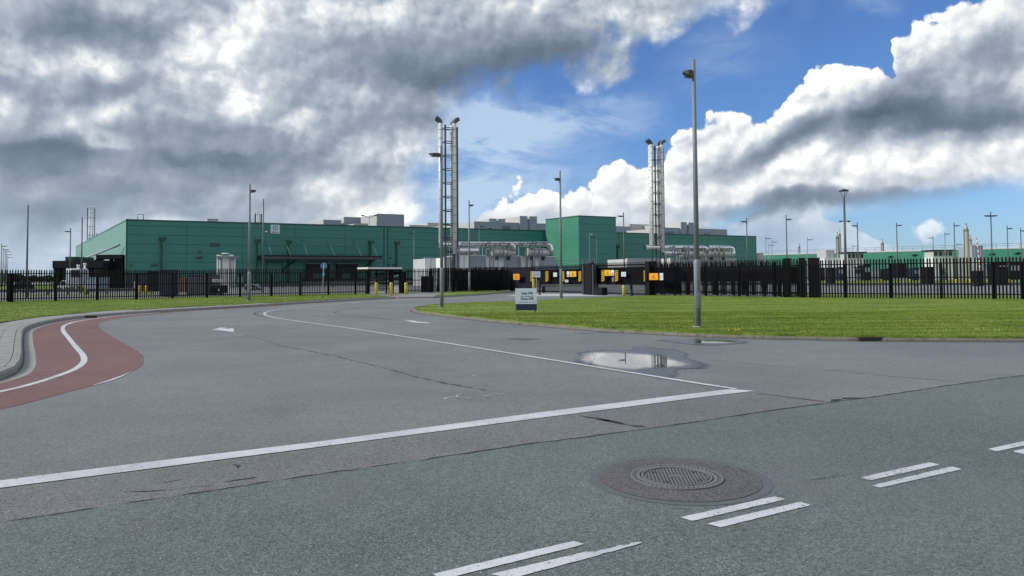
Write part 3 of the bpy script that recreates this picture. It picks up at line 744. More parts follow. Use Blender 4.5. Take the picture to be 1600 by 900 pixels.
# pavement: courses of slabs following the near kerb, each slab its own piece
pave_base = struct(MB().prism([(-8.0, 3.0)] + [(-7.5, 9.0)] + [p for p in offset_path(kerbL, 0.14) if p[1] < 62] + list(reversed(le)) + [(-40, 30), (-40, 3.0)], -0.05, LZ - 0.012, bottom=False), 'pavement', CONC_DARK, 'pale slab pavement between the curved kerb and the grass')
kn = [p for p in kerbL if p[1] < 44]
def inside(p, poly):
    x, y = p; c = False; n = len(poly)
    for i in range(n):
        x0, y0 = poly[i]; x1, y1 = poly[(i + 1) % n]
        if (y0 > y) != (y1 > y) and x < x0 + (y - y0) * (x1 - x0) / (y1 - y0): c = not c
    return c
lawn_test = [(-80, 14.0), (-26.5, 24.5)] + le + [(-8.9, 66.0), (-80, 80)]
rs = random.Random(5); d = 0.138
course_w = [0.30, 0.60, 0.60, 0.60, 0.60, 0.60]
nslab = 0
for ci, cw in enumerate(course_w):
    a = resample(offset_path(kn, d), 0.9); 
    bq = offset_path(kn, d + cw)
    inner = offset_path(kn, d); outer = bq
    # walk both edges together
    m = len(kn); acc = 0; start = 0
    for i in range(1, m):
        acc += (Vector(inner[i]) - Vector(inner[i - 1])).length * 0.5 + (Vector(outer[i]) - Vector(outer[i - 1])).length * 0.5
        if acc > 0.75 or i == m - 1:
            A0, A1, B0, B1 = Vector(inner[start]), Vector(inner[i]), Vector(outer[start]), Vector(outer[i])
            c = (A0 + A1 + B0 + B1) / 4
            quad = [c + (v - c) * (1 - 0.012 / max(0.2, (v - c).length)) for v in (A0, A1, B1, B0)]
            if not any(inside(tuple(v), lawn_test) for v in quad) and (A1 - A0).length > 0.05 and nslab < 280:
                dz = rs.uniform(-0.002, 0.002)
                MB().prism([tuple(v) for v in quad], LZ - 0.03, LZ + dz, bottom=False).build('paving_slab', SLAB, pave_base); nslab += 1
            start = i; acc = 0
    d += cw
# the rest of the pavement in larger bays further left
for ix in range(7):
    for iy in range(16):
        x0 = -13.6 - ix * 1.2; y0 = 9.5 + iy * 1.2
        q = [(x0 + .01, y0 + .01), (x0 + 1.19, y0 + .01), (x0 + 1.19, y0 + 1.19), (x0 + .01, y0 + 1.19)]
        o4 = offset_path(kn, d + 0.02)
        if any(inside(v, lawn_test) for v in q): continue
        kk = min(((Vector(v) - Vector(w)).length for v in q for w in kn))
        if kk < d + 0.1 or nslab > 290: continue
        px = 800 + 1155 * x0 / y0
        if px < -40: continue
        MB().prism(q, LZ - 0.03, LZ, bottom=False).build('paving_slab', SLAB, pave_base); nslab += 1
# concrete path to the turnstile and gate apron
pathp = [G(x, y) for x, y in [(622, 463.8), (676, 463.2)]] + [G(660, 458.5, 0.03), G(606, 459.4, 0.03)]
struct(MB().prism([G(621, 463.9, LZ), G(677, 463.5, LZ), (-6.9, 72.6), (-9.4, 70.6), (-12.6, 68.2), (-14.0, 67.2)], -0.05, 0.126, bottom=False), 'footpath', mat('footpath_slabs', (0.27, 0.25, 0.26), 0.8, var=0.2, scale=1.0, fine=0.15, fscale=20), 'pinkish concrete path from the road up to the turnstile')
struct(MB().sheet([G(790, 462.6), G(822, 458.8), G(925, 458.8), G(975, 461.5), G(935, 462.6)], 0.006), 'gate_apron', mat('apron_concrete', (0.55, 0.55, 0.54), 0.8, var=0.15, scale=0.8), parent=side_road)
# drains in the kerb
for px, py, lab in ((1358, 530.8, 'iron gully opening set in the kerb right of the tall lamp'), (900, 511.0, 'small iron gully in the kerb behind the road sign'), (141, 495.6, 'dark gully opening in the left kerb beside the red path')):
    x, y = G(px, py, 0.03); t = thing('kerb_drain', lab, 'drain', (x, y - 0.06, 0), group='kerb drains')
    MB().box(-0.28, 0.28, -0.03, 0.07, 0.007, 0.10).build('frame', mat('rusty_gully_iron', (0.07, 0.045, 0.03), 0.7, 0.3, var=0.3, scale=9), t)
    for k in range(4): MB().box(-0.24 + k * 0.13, -0.15 + k * 0.13, -0.04, -0.02, 0.018, 0.085).build('slot', TAR, t)

# puddles: wet asphalt with a soft rim, and standing water on it
def wet_mat(name, water):
    m = bpy.data.materials.new(name); m.use_nodes = True
    nt = m.node_tree; nt.nodes.remove(nt.nodes['Principled BSDF']); g = NG(nt)
    at = g.node('ShaderNodeAttribute', attribute_name='fade'); fade = E(g, at.outputs['Fac'])
    co = E(g, g.node('ShaderNodeTexCoord').outputs['Object'])
    n = g.noise(co, 5.0, 5, 0.65); n2 = g.noise(co, 60.0, 2, 0.6)
    p = g.node('ShaderNodeBsdfPrincipled')
    if water:
        a = g.ss(fade + (n - 0.5) * 0.55 + (n2 - 0.5) * 0.22, 0.10, 0.72)
        p.inputs['Base Color'].default_value = (0.05, 0.055, 0.06, 1); p.inputs['Roughness'].default_value = 0.015
        p.inputs['IOR'].default_value = 1.40; p.inputs['Specular IOR Level'].default_value = 0.85
    else:
        a = g.ss(fade + (n - 0.5) * 0.45 + (n2 - 0.5) * 0.2, 0.04, 0.40) * 0.95
        g.put(p.inputs['Base Color'], g.vm('SCALE', (0.062, 0.066, 0.074), scale=0.6 + n2 * 0.8))
        p.inputs['Roughness'].default_value = 0.30; p.inputs['Specular IOR Level'].default_value = 0.55
        b = g.node('ShaderNodeBump'); b.inputs['Strength'].default_value = 0.4; b.inputs['Distance'].default_value = 0.003
        g.put(b.inputs['Height'], n2); nt.links.new(b.outputs[0], p.inputs['Normal'])
    tr = g.node('ShaderNodeBsdfTransparent'); mx = g.node('ShaderNodeMixShader')
    g.put(mx.inputs[0], a); nt.links.new(tr.outputs[0], mx.inputs[1]); nt.links.new(p.outputs[0], mx.inputs[2])
    nt.links.new(mx.outputs[0], nt.nodes['Material Output'].inputs[0])
    return m
WET = wet_mat('wet_asphalt', False); WATER = wet_mat('standing_water', True)
def faded_sheet(name, px, z, m, rings=(1.0, 0.86, 0.72, 0.5, 0.2), centre=None):
    P = smooth_path([G(x, y) for x, y in px] + [G(*px[0])], 5)[:-1]
    c = Vector(G(*centre)) if centre else sum((Vector(p) for p in P), Vector((0, 0))) / len(P)
    vs, fs, fd = [], [], []; n = len(P)
    for i, k in enumerate(rings):
        for p in P:
            q = c + (Vector(p) - c) * k; vs.append((q.x, q.y, z)); fd.append(min(1.0, (1 - k) / 0.5))
        if i:
            for j in range(n): fs.append(((i - 1) * n + j, (i - 1) * n + (j + 1) % n, i * n + (j + 1) % n, i * n + j))
    vs.append((c.x, c.y, z)); fd.append(1.0)
    for j in range(n): fs.append(((len(rings) - 1) * n + j, (len(rings) - 1) * n + (j + 1) % n, len(vs) - 1))
    me = bpy.data.meshes.new(name); me.from_pydata(vs, [], fs)
    at = me.attributes.new('fade', 'FLOAT', 'POINT'); at.data.foreach_set('value', fd)
    bm = bmesh.new(); bm.from_mesh(me); bmesh.ops.recalc_face_normals(bm, faces=bm.faces)
    if sum(f.normal.z for f in bm.faces) < 0: bmesh.ops.reverse_faces(bm, faces=bm.faces)
    bm.to_mesh(me); bm.free()
    me.materials.append(m); o = bpy.data.objects.new(name, me); COL.objects.link(o); return o
w1 = faded_sheet('puddle_margin', [(888, 565), (899, 557), (898, 550), (935, 546), (985, 546), (990, 541.5), (1035, 542.5), (1062, 546), (1080, 552), (1078, 558), (1095, 564), (1114, 570), (1110, 577), (1066, 579), (1064, 590), (1048, 595), (1030, 592), (975, 583), (925, 574)], 0.0085, WET, centre=(1000, 566)); w1.parent = side_road
p1 = faded_sheet('puddle', [(893, 562), (903, 552), (935, 548.5), (1000, 551.5), (1045, 555.5), (1062, 562), (1092, 569), (1085, 575), (1040, 577.5), (1000, 580.5), (978, 582), (930, 575), (905, 569)], 0.012, WATER, rings=(1.0, 0.93, 0.87, 0.75, 0.4), centre=(985, 565))
tag(p1, 'large shallow puddle mirroring the sky and stacks, beside the thin lane line', None, None, 'structure')
w2 = faded_sheet('puddle_margin', [(1015, 531.4), (1060, 529.6), (1110, 529), (1160, 532.0), (1174, 536), (1120, 540.5), (1074, 538.5), (1040, 534.5)], 0.0085, WET); w2.parent = side_road
p2 = faded_sheet('puddle', [(1078, 532.8), (1098, 531.4), (1132, 531.6), (1156, 533.6), (1150, 537.0), (1112, 538.2), (1086, 536.4)], 0.012, WATER, rings=(1.0, 0.9, 0.7, 0.5, 0.3))
tag(p2, 'small thin puddle against the lawn kerb near the tall lamp foot', None, None, 'structure')

# manhole: asphalt patch with paler sealing ring, iron frame and lid
mc = Vector(G(1057, 747.2)); pc = Vector(G(1061, 748.2))
def disc(r, n=48, c=(0, 0), z=0.0): return [(c[0] + r * math.cos(2 * math.pi * k / n), c[1] + r * math.sin(2 * math.pi * k / n)) for k in range(n)]
prx = abs(G(919, 748)[0] - G(1203, 752)[0]) / 2
struct(MB().sheet(disc(prx, 64, pc), 0.0065), 'repair_ring', mat('bitumen_seal', (0.115, 0.125, 0.13), 0.55, var=0.2, scale=8, fine=0.15, fscale=80), parent=main_road)
struct(MB().sheet(disc(prx - 0.075, 64, pc), 0.0095), 'repair_patch', ROAD_PATCH, parent=main_road)
mh = thing('manhole_cover', 'round cast-iron manhole cover with studded lid in the dark asphalt patch', 'manhole', (mc.x, mc.y, 0.0095))
def ring_mb(r0, r1, z0, z1, n=64):
    mb = MB(); vs = []
    for r, z in ((r0, z0), (r0, z1), (r1, z1), (r1, z0)):
        vs += [(r * math.cos(2 * math.pi * k / n), r * math.sin(2 * math.pi * k / n), z) for k in range(n)]
    fs = [(a * n + k, a * n + (k + 1) % n, (a + 1) * n + (k + 1) % n, (a + 1) * n + k) for a in range(3) for k in range(n)]
    return mb.add(vs, fs)
mr = abs(G(985, 747)[0] - G(1128, 747)[0]) / 2
MB().prism(disc(mr, 56), 0.0, 0.002, bottom=False).build('bed', IRON_DARK, mh)
frame_o = ring_mb(mr * 0.955, mr, 0.002, 0.010).build('frame', IRON, mh)
teeth = MB()
for k in range(52):
    a = 2 * math.pi * k / 52; c_, s_ = math.cos(a), math.sin(a)
    for r0, r1 in ((mr * 0.89, mr * 0.945),):
        w = mr * 0.030
        teeth.add([(r0 * c_ - w * s_, r0 * s_ + w * c_, 0.002), (r1 * c_ - w * s_, r1 * s_ + w * c_, 0.002), (r1 * c_ + w * s_, r1 * s_ - w * c_, 0.002), (r0 * c_ + w * s_, r0 * s_ - w * c_, 0.002),
                   (r0 * c_ - w * s_, r0 * s_ + w * c_, 0.010), (r1 * c_ - w * s_, r1 * s_ + w * c_, 0.010), (r1 * c_ + w * s_, r1 * s_ - w * c_, 0.010), (r0 * c_ + w * s_, r0 * s_ - w * c_, 0.010)],
                  [(0, 3, 2, 1), (4, 5, 6, 7), (0, 1, 5, 4), (1, 2, 6, 5), (2, 3, 7, 6), (3, 0, 4, 7)])
t_ = teeth.build('frame_teeth', IRON, mh); t_['kind'] = 'stuff'
ring_mb(mr * 0.80, mr * 0.875, 0.002, 0.009).build('seat_ring', IRON, mh)
ring_mb(mr * 0.72, mr * 0.765, 0.002, 0.011).build('lid_rim', IRON, mh)
lid = MB().prism(disc(mr * 0.72, 48), 0.002, 0.004, bottom=False).build('lid', IRON_DARK, mh)
studs = MB(); pitch = mr * 0.085; sz = pitch * 0.40
for i in range(-9, 10):
    for j in range(-9, 10):
        x, y = (i + 0.5 * (j % 2)) * pitch, j * pitch * 0.9
        if math.hypot(x, y) < mr * 0.68 and not (abs(x) < mr * 0.15 and abs(y) < mr * 0.07):
            studs.add([(x - sz, y, 0.004), (x, y - sz, 0.004), (x + sz, y, 0.004), (x, y + sz, 0.004), (x - sz * .8, y, 0.0095), (x, y - sz * .8, 0.0095), (x + sz * .8, y, 0.0095), (x, y + sz * .8, 0.0095)],
                      [(4, 5, 6, 7), (0, 1, 5, 4), (1, 2, 6, 5), (2, 3, 7, 6), (3, 0, 4, 7)])
s_o = studs.build('lid_studs', IRON, lid); s_o['kind'] = 'stuff'; s_o.rotation_euler = (0, 0, 0.42)
MB().box(-mr * 0.13, mr * 0.13, -mr * 0.05, mr * 0.05, 0.004, 0.0105).build('badge', IRON, lid)
for a in (0.6, 2.5, 4.1, 5.6):
    MB().box(-0.02, 0.02, -0.012, 0.012, 0.004, 0.0098).build('key_hole', IRON_DARK, lid).location = (mr * 0.55 * math.cos(a), mr * 0.55 * math.sin(a), 0.0005)

# short grass blades on the lawns and along their edges, where they are close enough to show
def in_poly_np(X, Y, poly):
    c = np.zeros(X.shape, bool); n = len(poly)
    for i in range(n):
        x0, y0 = poly[i]; x1, y1 = poly[(i + 1) % n]
        if y0 == y1: continue
        m = ((y0 > Y) != (y1 > Y)) & (X < x0 + (Y - y0) * (x1 - x0) / (y1 - y0)); c ^= m
    return c
def blades(name, X, Y, hmin, hmax, label, m, wid=0.010):
    n = len(X); a = RNG.uniform(0, 6.283, n); h = RNG.uniform(hmin, hmax, n); lean = RNG.normal(0, 0.35, (2, n)) * h
    w = wid * RNG.uniform(0.7, 1.5, n); dx, dy = np.cos(a) * w, np.sin(a) * w; z0 = np.full(n, LZ - 0.005)
    V = np.stack([np.stack([X - dx, Y - dy, z0], -1), np.stack([X + dx, Y + dy, z0], -1), np.stack([X + lean[0], Y + lean[1], z0 + h], -1)], 1).reshape(-1, 3)
    me = bpy.data.meshes.new(name); me.vertices.add(3 * n); me.vertices.foreach_set('co', V.ravel())
    me.loops.add(3 * n); me.loops.foreach_set('vertex_index', np.arange(3 * n, dtype=np.int32))
    me.polygons.add(n); me.polygons.foreach_set('loop_start', np.arange(0, 3 * n, 3, dtype=np.int32)); me.polygons.foreach_set('loop_total', np.full(n, 3, dtype=np.int32))
    me.update(); me.materials.append(m)
    o = bpy.data.objects.new(name, me); COL.objects.link(o); return tag(o, label, 'grass', None, 'stuff')
def scatter(poly, box, n):
    X = RNG.uniform(box[0], box[1], n); Y = RNG.uniform(box[2], box[3], n); k = in_poly_np(X, Y, poly) & (np.abs(X / Y) < 0.78); return X[k], Y[k]
X1, Y1 = scatter(lawn_poly, (-6, 26, 16, 30), 260000)
X2, Y2 = scatter(lawn_poly, (-8, 34, 28, 60), 150000)
# denser tufts along the kerb edge
ed = np.array(resample(offset_path(kerbR, 0.15), 0.012)); ed = ed[(np.abs(ed[:, 0] / ed[:, 1]) < 0.78) & (ed[:, 1] < 45)]; ed = ed + RNG.normal(0, 0.03, ed.shape)
ed = ed + np.array([0.0, -0.02])
blades('grass', np.concatenate([X1, X2, ed[:, 0]]), np.concatenate([Y1, Y2, ed[:, 1]]), 0.015, 0.045, 'short grass blades standing on the central lawn', GRASS, 0.009)
lp = [(-80, 14.0), (-26.5, 24.5)] + le + [(-8.9, 66.0), (-12.4, 68.2), (-33.9, 51.2), (-80, 14.6)]
X3, Y3 = scatter(lp, (-45, -8, 22, 66), 160000)
e2 = np.array(resample(le, 0.015)); e2 = e2 + RNG.normal(0, 0.03, e2.shape); e2 = e2[np.abs(e2[:, 0] / e2[:, 1]) < 0.78]
blades('grass', np.concatenate([X3, e2[:, 0]]), np.concatenate([Y3, e2[:, 1]]), 0.018, 0.05, 'short grass blades standing on the left verge', GRASS, 0.010)
fl = MB(); rf = random.Random(4)
for px, py, k in ((1143, 519, 7), (1150, 518, 6), (1254, 521, 3), (1530, 517, 5), (1560, 518.5, 4), (1035, 512, 3), (1480, 519, 3), (1075, 514, 3)):
    for _ in range(k):
        x, y = G(px + rf.uniform(-7, 7), py + rf.uniform(-1.2, 1.2), LZ); r = rf.uniform(0.014, 0.024)
        fl.add([(x - r, y, LZ + .05), (x, y - r, LZ + .05), (x + r, y, LZ + .05), (x, y + r, LZ + .05), (x, y, LZ + .07)], [(0, 1, 4), (1, 2, 4), (2, 3, 4), (3, 0, 4), (3, 2, 1, 0)])
tag(fl.build('dandelions', FLOWER), 'tiny yellow dandelions dotted in the lawn near the kerb', 'flowers', None, 'stuff')

# inside the fence: verge, yard roads and grass
yz = 0.02
yard = struct(MB().sheet([(-260, 20), (-60, 31), (-33, 53), (-8, 73), (0, 80), (26, 80), (11, 58), (19, 49), (29, 43), (90, 6), (400, -120), (500, 420), (-300, 420)], yz), 'yard', YARD, 'pale concrete yard and service road behind the fences')
vl = struct(MB().sheet([(-90, 6), (-34, 50.9), (-12.6, 68), (-8, 72.8), (-1, 78.2), (-3, 81), (-15, 71.5), (-37, 54), (-92, 12)], 0.10), 'verge', GRASS, 'thin grass verge just inside the left fence')
vr = struct(MB().sheet([(18.7, 48.2), (28.4, 42.1), (66, 19), (100, 0), (104, 8), (68, 30), (30, 51.5), (20, 57.5)], 0.10), 'verge', GRASS, 'grass verge just inside the right fence')
vf = struct(MB().sheet([(44, 106), (70, 94), (240, 20), (400, 100), (330, 160), (90, 190), (60, 150)], 0.05), 'far_lawn', GRASS, 'far strip of grass beyond the service road behind the right fence')
# ------------------------------------------------------------------ main hall
BO = Vector((-67.9, 130.0)); BU = Vector((135.0, 73.0)).normalized(); BV = Vector((-BU.y, BU.x))
BRZ = math.atan2(BU.y, BU.x); SKEW = 0.098
def on_front(px, py, off=0.0):
    """(distance along the front wall, height) of the point seen at a photo pixel; off = metres in front of the wall"""
    d = ray(px, py); o = BO - BV * off
    n = Vector((BV.x, BV.y)); t = (o.x * n.x + o.y * n.y) / (d.x * n.x + d.y * n.y)
    P = Vector((d.x * t, d.y * t)) - o
    return P.dot(BU), EYE + d.z * t
HH = 12.0
hall = thing('factory_hall', 'long dark green flat-roofed hall with panelled walls behind the fence', 'building', (BO.x, BO.y, 0), BRZ)
L_ = on_front(1182, 380)[0]
BACK = 128.0
MB().add([(0.15, 0.12, 0), (L_ - 0.15, 0.12, 0), (L_ - 0.15, 40, 0), (-SKEW * BACK + 0.15, BACK, 0), (0.15, 0.12, HH - 0.05), (L_ - 0.15, 0.12, HH - 0.05), (L_ - 0.15, 40, HH - 0.05), (-SKEW * BACK + 0.15, BACK, HH - 0.05)],
         [(0, 3, 2, 1), (4, 5, 6, 7), (0, 1, 5, 4), (1, 2, 6, 5), (2, 3, 7, 6), (3, 0, 4, 7)]).build('wall', GREEN_DARK, hall)
# cladding panels of the front: rows of 1.45 m, columns of about 9.7 m
rp = random.Random(8)
zrows = [0.0, 3.0, 4.62, 6.24, 7.86, 9.48, 11.10, HH]
colx = [0.0]
while colx[-1] < L_ - 6: colx.append(colx[-1] + 9.72)
colx[-1] = L_
pm = {}
for ci in range(len(colx) - 1):
    for ri_ in range(len(zrows) - 1):
        x0, x1, z0, z1 = colx[ci] + 0.02, colx[ci + 1] - 0.02, zrows[ri_] + 0.025, zrows[ri_ + 1] - 0.025
        MB().box(x0, x1, rp.uniform(0, 0.012), 0.13, z0, z1).build('wall_panel', GREEN, hall)
# end wall panels, narrow upright sheets
nside = 40; sd = BACK / nside
for k in range(nside):
    y0, y1 = k * sd + 0.03, (k + 1) * sd - 0.03
    vs = [(-SKEW * y0, y0, 0.02), (-SKEW * y1, y1, 0.02), (-SKEW * y1 + 0.13, y1, 0.02), (-SKEW * y0 + 0.13, y0, 0.02), (-SKEW * y0, y0, HH - 0.05), (-SKEW * y1, y1, HH - 0.05), (-SKEW * y1 + 0.13, y1, HH - 0.05), (-SKEW * y0 + 0.13, y0, HH - 0.05)]
    MB().add(vs, [(0, 3, 2, 1), (4, 5, 6, 7), (0, 1, 5, 4), (1, 2, 6, 5), (2, 3, 7, 6), (3, 0, 4, 7)]).build('end_wall_panel', GREEN_SIDE_LIT, hall)
MB().box(-0.06, L_ + 0.06, -0.10, 0.5, HH, HH + 0.22).build('parapet_trim', GREEN_EDGE, hall)
MB().add([(-0.1, -0.1, HH + 0.001), (0.5, -0.1, HH + 0.001), (-SKEW * BACK + .5, BACK, HH + 0.001), (-SKEW * BACK - .1, BACK, HH + 0.001), (-0.1, -0.1, HH + .2), (0.5, -0.1, HH + .2), (-SKEW * BACK + .5, BACK, HH + .2), (-SKEW * BACK - .1, BACK, HH + .2)],
         [(0, 3, 2, 1), (4, 5, 6, 7), (0, 1, 5, 4), (1, 2, 6, 5), (2, 3, 7, 6), (3, 0, 4, 7)]).build('end_parapet_trim', GREEN_SIDE_LIT, hall)
# corner trim, vertical joints
for px in (197.5, 600, 606):
    s, _ = on_front(px, 400); MB().box(s - 0.12, s + 0.12, -0.05, 0.0, 0, HH).build('joint_trim', GREEN_EDGE, hall)
# downpipes with hopper heads
for px, py in ((253.5, 372), (403, 375), (452, 376.5), (580, 377.5), (621, 378.5), (966, 384)):
    s, z = on_front(px, py, 0.4)
    d = MB().box(s - 0.22, s + 0.02, -0.42, 0.0, 0.3, z - 0.4).build('downpipe', GREEN_EDGE, hall)
    MB().box(s + 0.10, s + 0.42, -0.30, 0.0, 0.3, z - 0.4).build('downpipe_cover', GREEN, d)
    MB().add([(s - 0.5, -0.5, z + 0.2), (s + 0.6, -0.5, z + 0.2), (s + 0.6, 0, z + 0.2), (s - 0.5, 0, z + 0.2), (s - 0.3, -0.4, z - 0.6), (s + 0.4, -0.4, z - 0.6), (s + 0.4, 0, z - 0.6), (s - 0.3, 0, z - 0.6),
              (s - 0.5, -0.5, z - 0.1), (s + 0.6, -0.5, z - 0.1), (s + 0.6, 0, z - 0.1), (s - 0.5, 0, z - 0.1)],
             [(0, 1, 2, 3), (8, 9, 1, 0), (9, 10, 2, 1), (10, 11, 3, 2), (11, 8, 0, 3), (4, 5, 9, 8), (5, 6, 10, 9), (6, 7, 11, 10), (7, 4, 8, 11), (7, 6, 5, 4)]).build('hopper', GREEN_EDGE, d)
# loading canopy with tie rods
c0, z0 = on_front(409, 400, 4.5); c1, z1 = on_front(597, 402.5, 4.5); zc = 5.55
zc = (z0 + z1) / 2 - 0.1
canopy = MB().box(c0, c1, -4.5, -0.01, zc - 0.35, zc + 0.35).build('canopy', DARK, hall)
MB().box(c0 - 0.05, c1 + 0.05, -4.56, -4.5, zc - 0.40, zc + 0.12).build('fascia', STEEL_FRAME, canopy)
for px in (420, 449, 476, 518, 560, 585):
    s, _ = on_front(px + 4, 399, 3.8)
    MB().tube([(s, -4.2, zc + 0.35), (s - 0.2, -0.1, zc + 3.6)], 0.07, 6).build('tie_rod', GREEN_SIDE_LIT, canopy)
for px in (455, 577):
    s, _ = on_front(px, 410, 2.0)
    MB().tube([(s - 1.2, -0.2, zc - 3.0), (s - 1.2, -0.3, zc - 2.2), (s + 0.8, -3.4, zc - 0.36)], 0.11, 6).build('brace', STEEL_BLACK, canopy)
# doors and dock shelters
s0, zt = on_front(415.5, 408.5); s1, _ = on_front(441.5, 409)
MB().box(s0, s1, -0.06, -0.004, 0.1, zt).build('roller_door', GREEN_EDGE, hall)
MB().box(s0 + 0.25, s1 - 0.25, -0.09, -0.062, 0.1, zt - 0.3).build('door_leaf', GREEN, hall)
for a, b in ((481, 515.5), (527.5, 559.5)):
    s0, zt = on_front(a, 412.5, 1.2); s1, _ = on_front(b, 412.5, 1.2)
    dk = MB().box(s0, s0 + 0.9, -1.2, -0.004, 1.0, zt).box(s1 - 0.9, s1, -1.2, -0.004, 1.0, zt).box(s0 + 0.9, s1 - 0.9, -1.2, -0.004, zt - 1.6, zt).build('dock_shelter', RUBBER, hall)
    MB().box(s0 - 0.1, s1 + 0.1, -1.3, 0.0 - 0.004, zt + 0.003, zt + 0.14).build('cap', GALV, dk)
    MB().box(s0 + 0.9, s1 - 0.9, -0.2, -0.005, 1.0, zt - 1.6).build('dock_door', GREEN, dk)
sA, _ = on_front(470, 445); sB, _ = on_front(700, 445)
MB().box(sA, sB, -1.6, -0.005, 0.0, 1.25).build('dock_wall', mat('dock_concrete', (0.32, 0.32, 0.30), 0.8, var=0.15), hall)
MB().box(sA, sB, -1.62, -1.601, 0.95, 1.5).build('dock_bumper_rail', RUBBER, hall)
# wall sign with round emblem
s, z = on_front(430, 358, 0.1)
sg = MB().box(s - 0.85, s + 0.85, -0.10, -0.004, z - 0.85, z + 0.85).build('wall_sign', SIGN_WHITE, hall)
rg = MB(); n = 28
for k in range(n):
    a, b = 2 * math.pi * k / n, 2 * math.pi * (k + 1) / n
    rg.add([(s + r * math.cos(q), -0.13, z + 0.22 + r * math.sin(q)) for r, q in ((0.36, a), (0.36, b), (0.45, b), (0.45, a))], [(0, 1, 2, 3)])
rg.add([(s - 0.07, -0.13, z - 0.02), (s + 0.03, -0.13, z - 0.02), (s + 0.07, -0.13, z + 0.5), (s - 0.01, -0.13, z + 0.5)], [(0, 1, 2, 3)])
rg.build('emblem', INK, sg)
MB().box(s - 0.62, s + 0.08, -0.12, -0.101, z - 0.66, z - 0.50).box(s + 0.28, s + 0.58, -0.12, -0.101, z - 0.64, z - 0.50).build('lettering', INK, sg)
# small wall lamps and vents
for px, py in ((312, 402), (205, 414), (241, 414), (313, 393)):
    s, z = on_front(px, py, 0.4); w = 0.55 if px > 240 and py > 400 else 0.2
    MB().bevbox(s - w, s + w, -0.5, 0.0, z - 0.1, z + 0.1, 0.03).build('wall_lamp', LAMP_DARK, hall)
for px, py in ((610, 403), (607, 414), (615, 414)):
    s, z = on_front(px, py, 0.05); MB().box(s - 0.3, s + 0.3, -0.08, -0.004, z - 0.18, z + 0.18).build('vent', GREEN_DARK, hall)
# repaired patch, slightly shinier
s, z = on_front(336, 383); MB().box(s - 0.9, s + 0.8, -0.03, -0.013, z - 0.35, z + 0.4).build('repair_plate', GREEN_EDGE, hall)
# rooftop ladder hoops
s, z = on_front(220, 340)
MB().tube([(s - 0.45, 1, HH + 0.2), (s - 0.45, 1, HH + 1.2), (s + 0.45, 1, HH + 1.2), (s + 0.45, 1, HH + 0.2)], 0.06, 5).tube([(s - 0.45, 2, HH + 0.2), (s - 0.45, 2, HH + 1.25), (s + 0.45, 2, HH + 1.25), (s + 0.45, 2, HH + 0.2)], 0.06, 5).build('ladder_hoop', GALV, hall)
# roof edge guard posts far along the end wall
for k, y in enumerate((52, 66, 74, 88)):
    MB().box(-SKEW * y + 0.6, -SKEW * y + 2.0, y, y + 2.0, HH + 0.2, HH + (1.1 if k % 2 else 0.8)).build('roof_cowl', GREY_CLAD if k % 2 else STEEL_FRAME, hall)

# tower block in front of the hall
TO = AT(905, 400, 160.0); t_o = Vector((TO.x, 160.0))
tower = thing('stair_tower', 'green square block standing taller than the hall, right of centre', 'building', (t_o.x, t_o.y, 0), BRZ)
TH = 14.55; tw = 9.9; td = 12.0; sk = SKEW
def skbox(mb, x0, x1, y0, y1, z0, z1): return mb.add([(x0 - sk * y0, y0, z0), (x1 - sk * y0, y0, z0), (x1 - sk * y1, y1, z0), (x0 - sk * y1, y1, z0), (x0 - sk * y0, y0, z1), (x1 - sk * y0, y0, z1), (x1 - sk * y1, y1, z1), (x0 - sk * y1, y1, z1)], [(0, 3, 2, 1), (4, 5, 6, 7), (0, 1, 5, 4), (1, 2, 6, 5), (2, 3, 7, 6), (3, 0, 4, 7)])
skbox(MB(), 0.14, tw - 0.05, 0.14, td, 0, TH - 0.1).build('wall', GREEN_DARK, tower)
zr = [0.0] + [TH - 1.62 * k for k in range(8, 0, -1)] + [TH]
for a, b in zip(zr, zr[1:]):
    if b - a > 0.4:
        MB().box(0.0, tw, 0.0, 0.13, a + 0.02, b - 0.02).build('wall_panel', GREEN, tower)
        skbox(MB(), 0.0, 0.13, 0.15, 6.0, a + 0.004, b - 0.004).build('side_panel', GREEN_SIDE_LIT if False else mat('green_tower_side', (0.055, 0.23, 0.155), 0.35, var=0.25, scale=0.15), tower)
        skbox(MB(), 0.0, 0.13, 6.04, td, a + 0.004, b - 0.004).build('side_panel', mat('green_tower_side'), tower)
skbox(MB(), -0.08, tw + 0.08, -0.08, td, TH, TH + 0.2).build('parapet_trim', GREEN_EDGE, tower)
tr_ = thing('roof_railing', 'low galvanised railing beside the tower block at fence height', 'railing', tuple(AT(872, 407, 150.0)), BRZ)
for a, b, zz in ((-1.5, 1.9, 0.0), (-1.5, 1.9, -0.55), (2.6, 9.0, 0.3), (2.6, 9.0, -0.1)): MB().tube([(a, 0, zz), (b, 0, zz)], 0.05, 5).build('rail', GALV, tr_)
for a in (-1.5, 0.2, 1.9, 2.9, 3.7, 6, 9): MB().tube([(a, 0, -4.8), (a, 0, 0.3 if a > 2 else 0)], 0.05, 5).build('post', GALV, tr_)

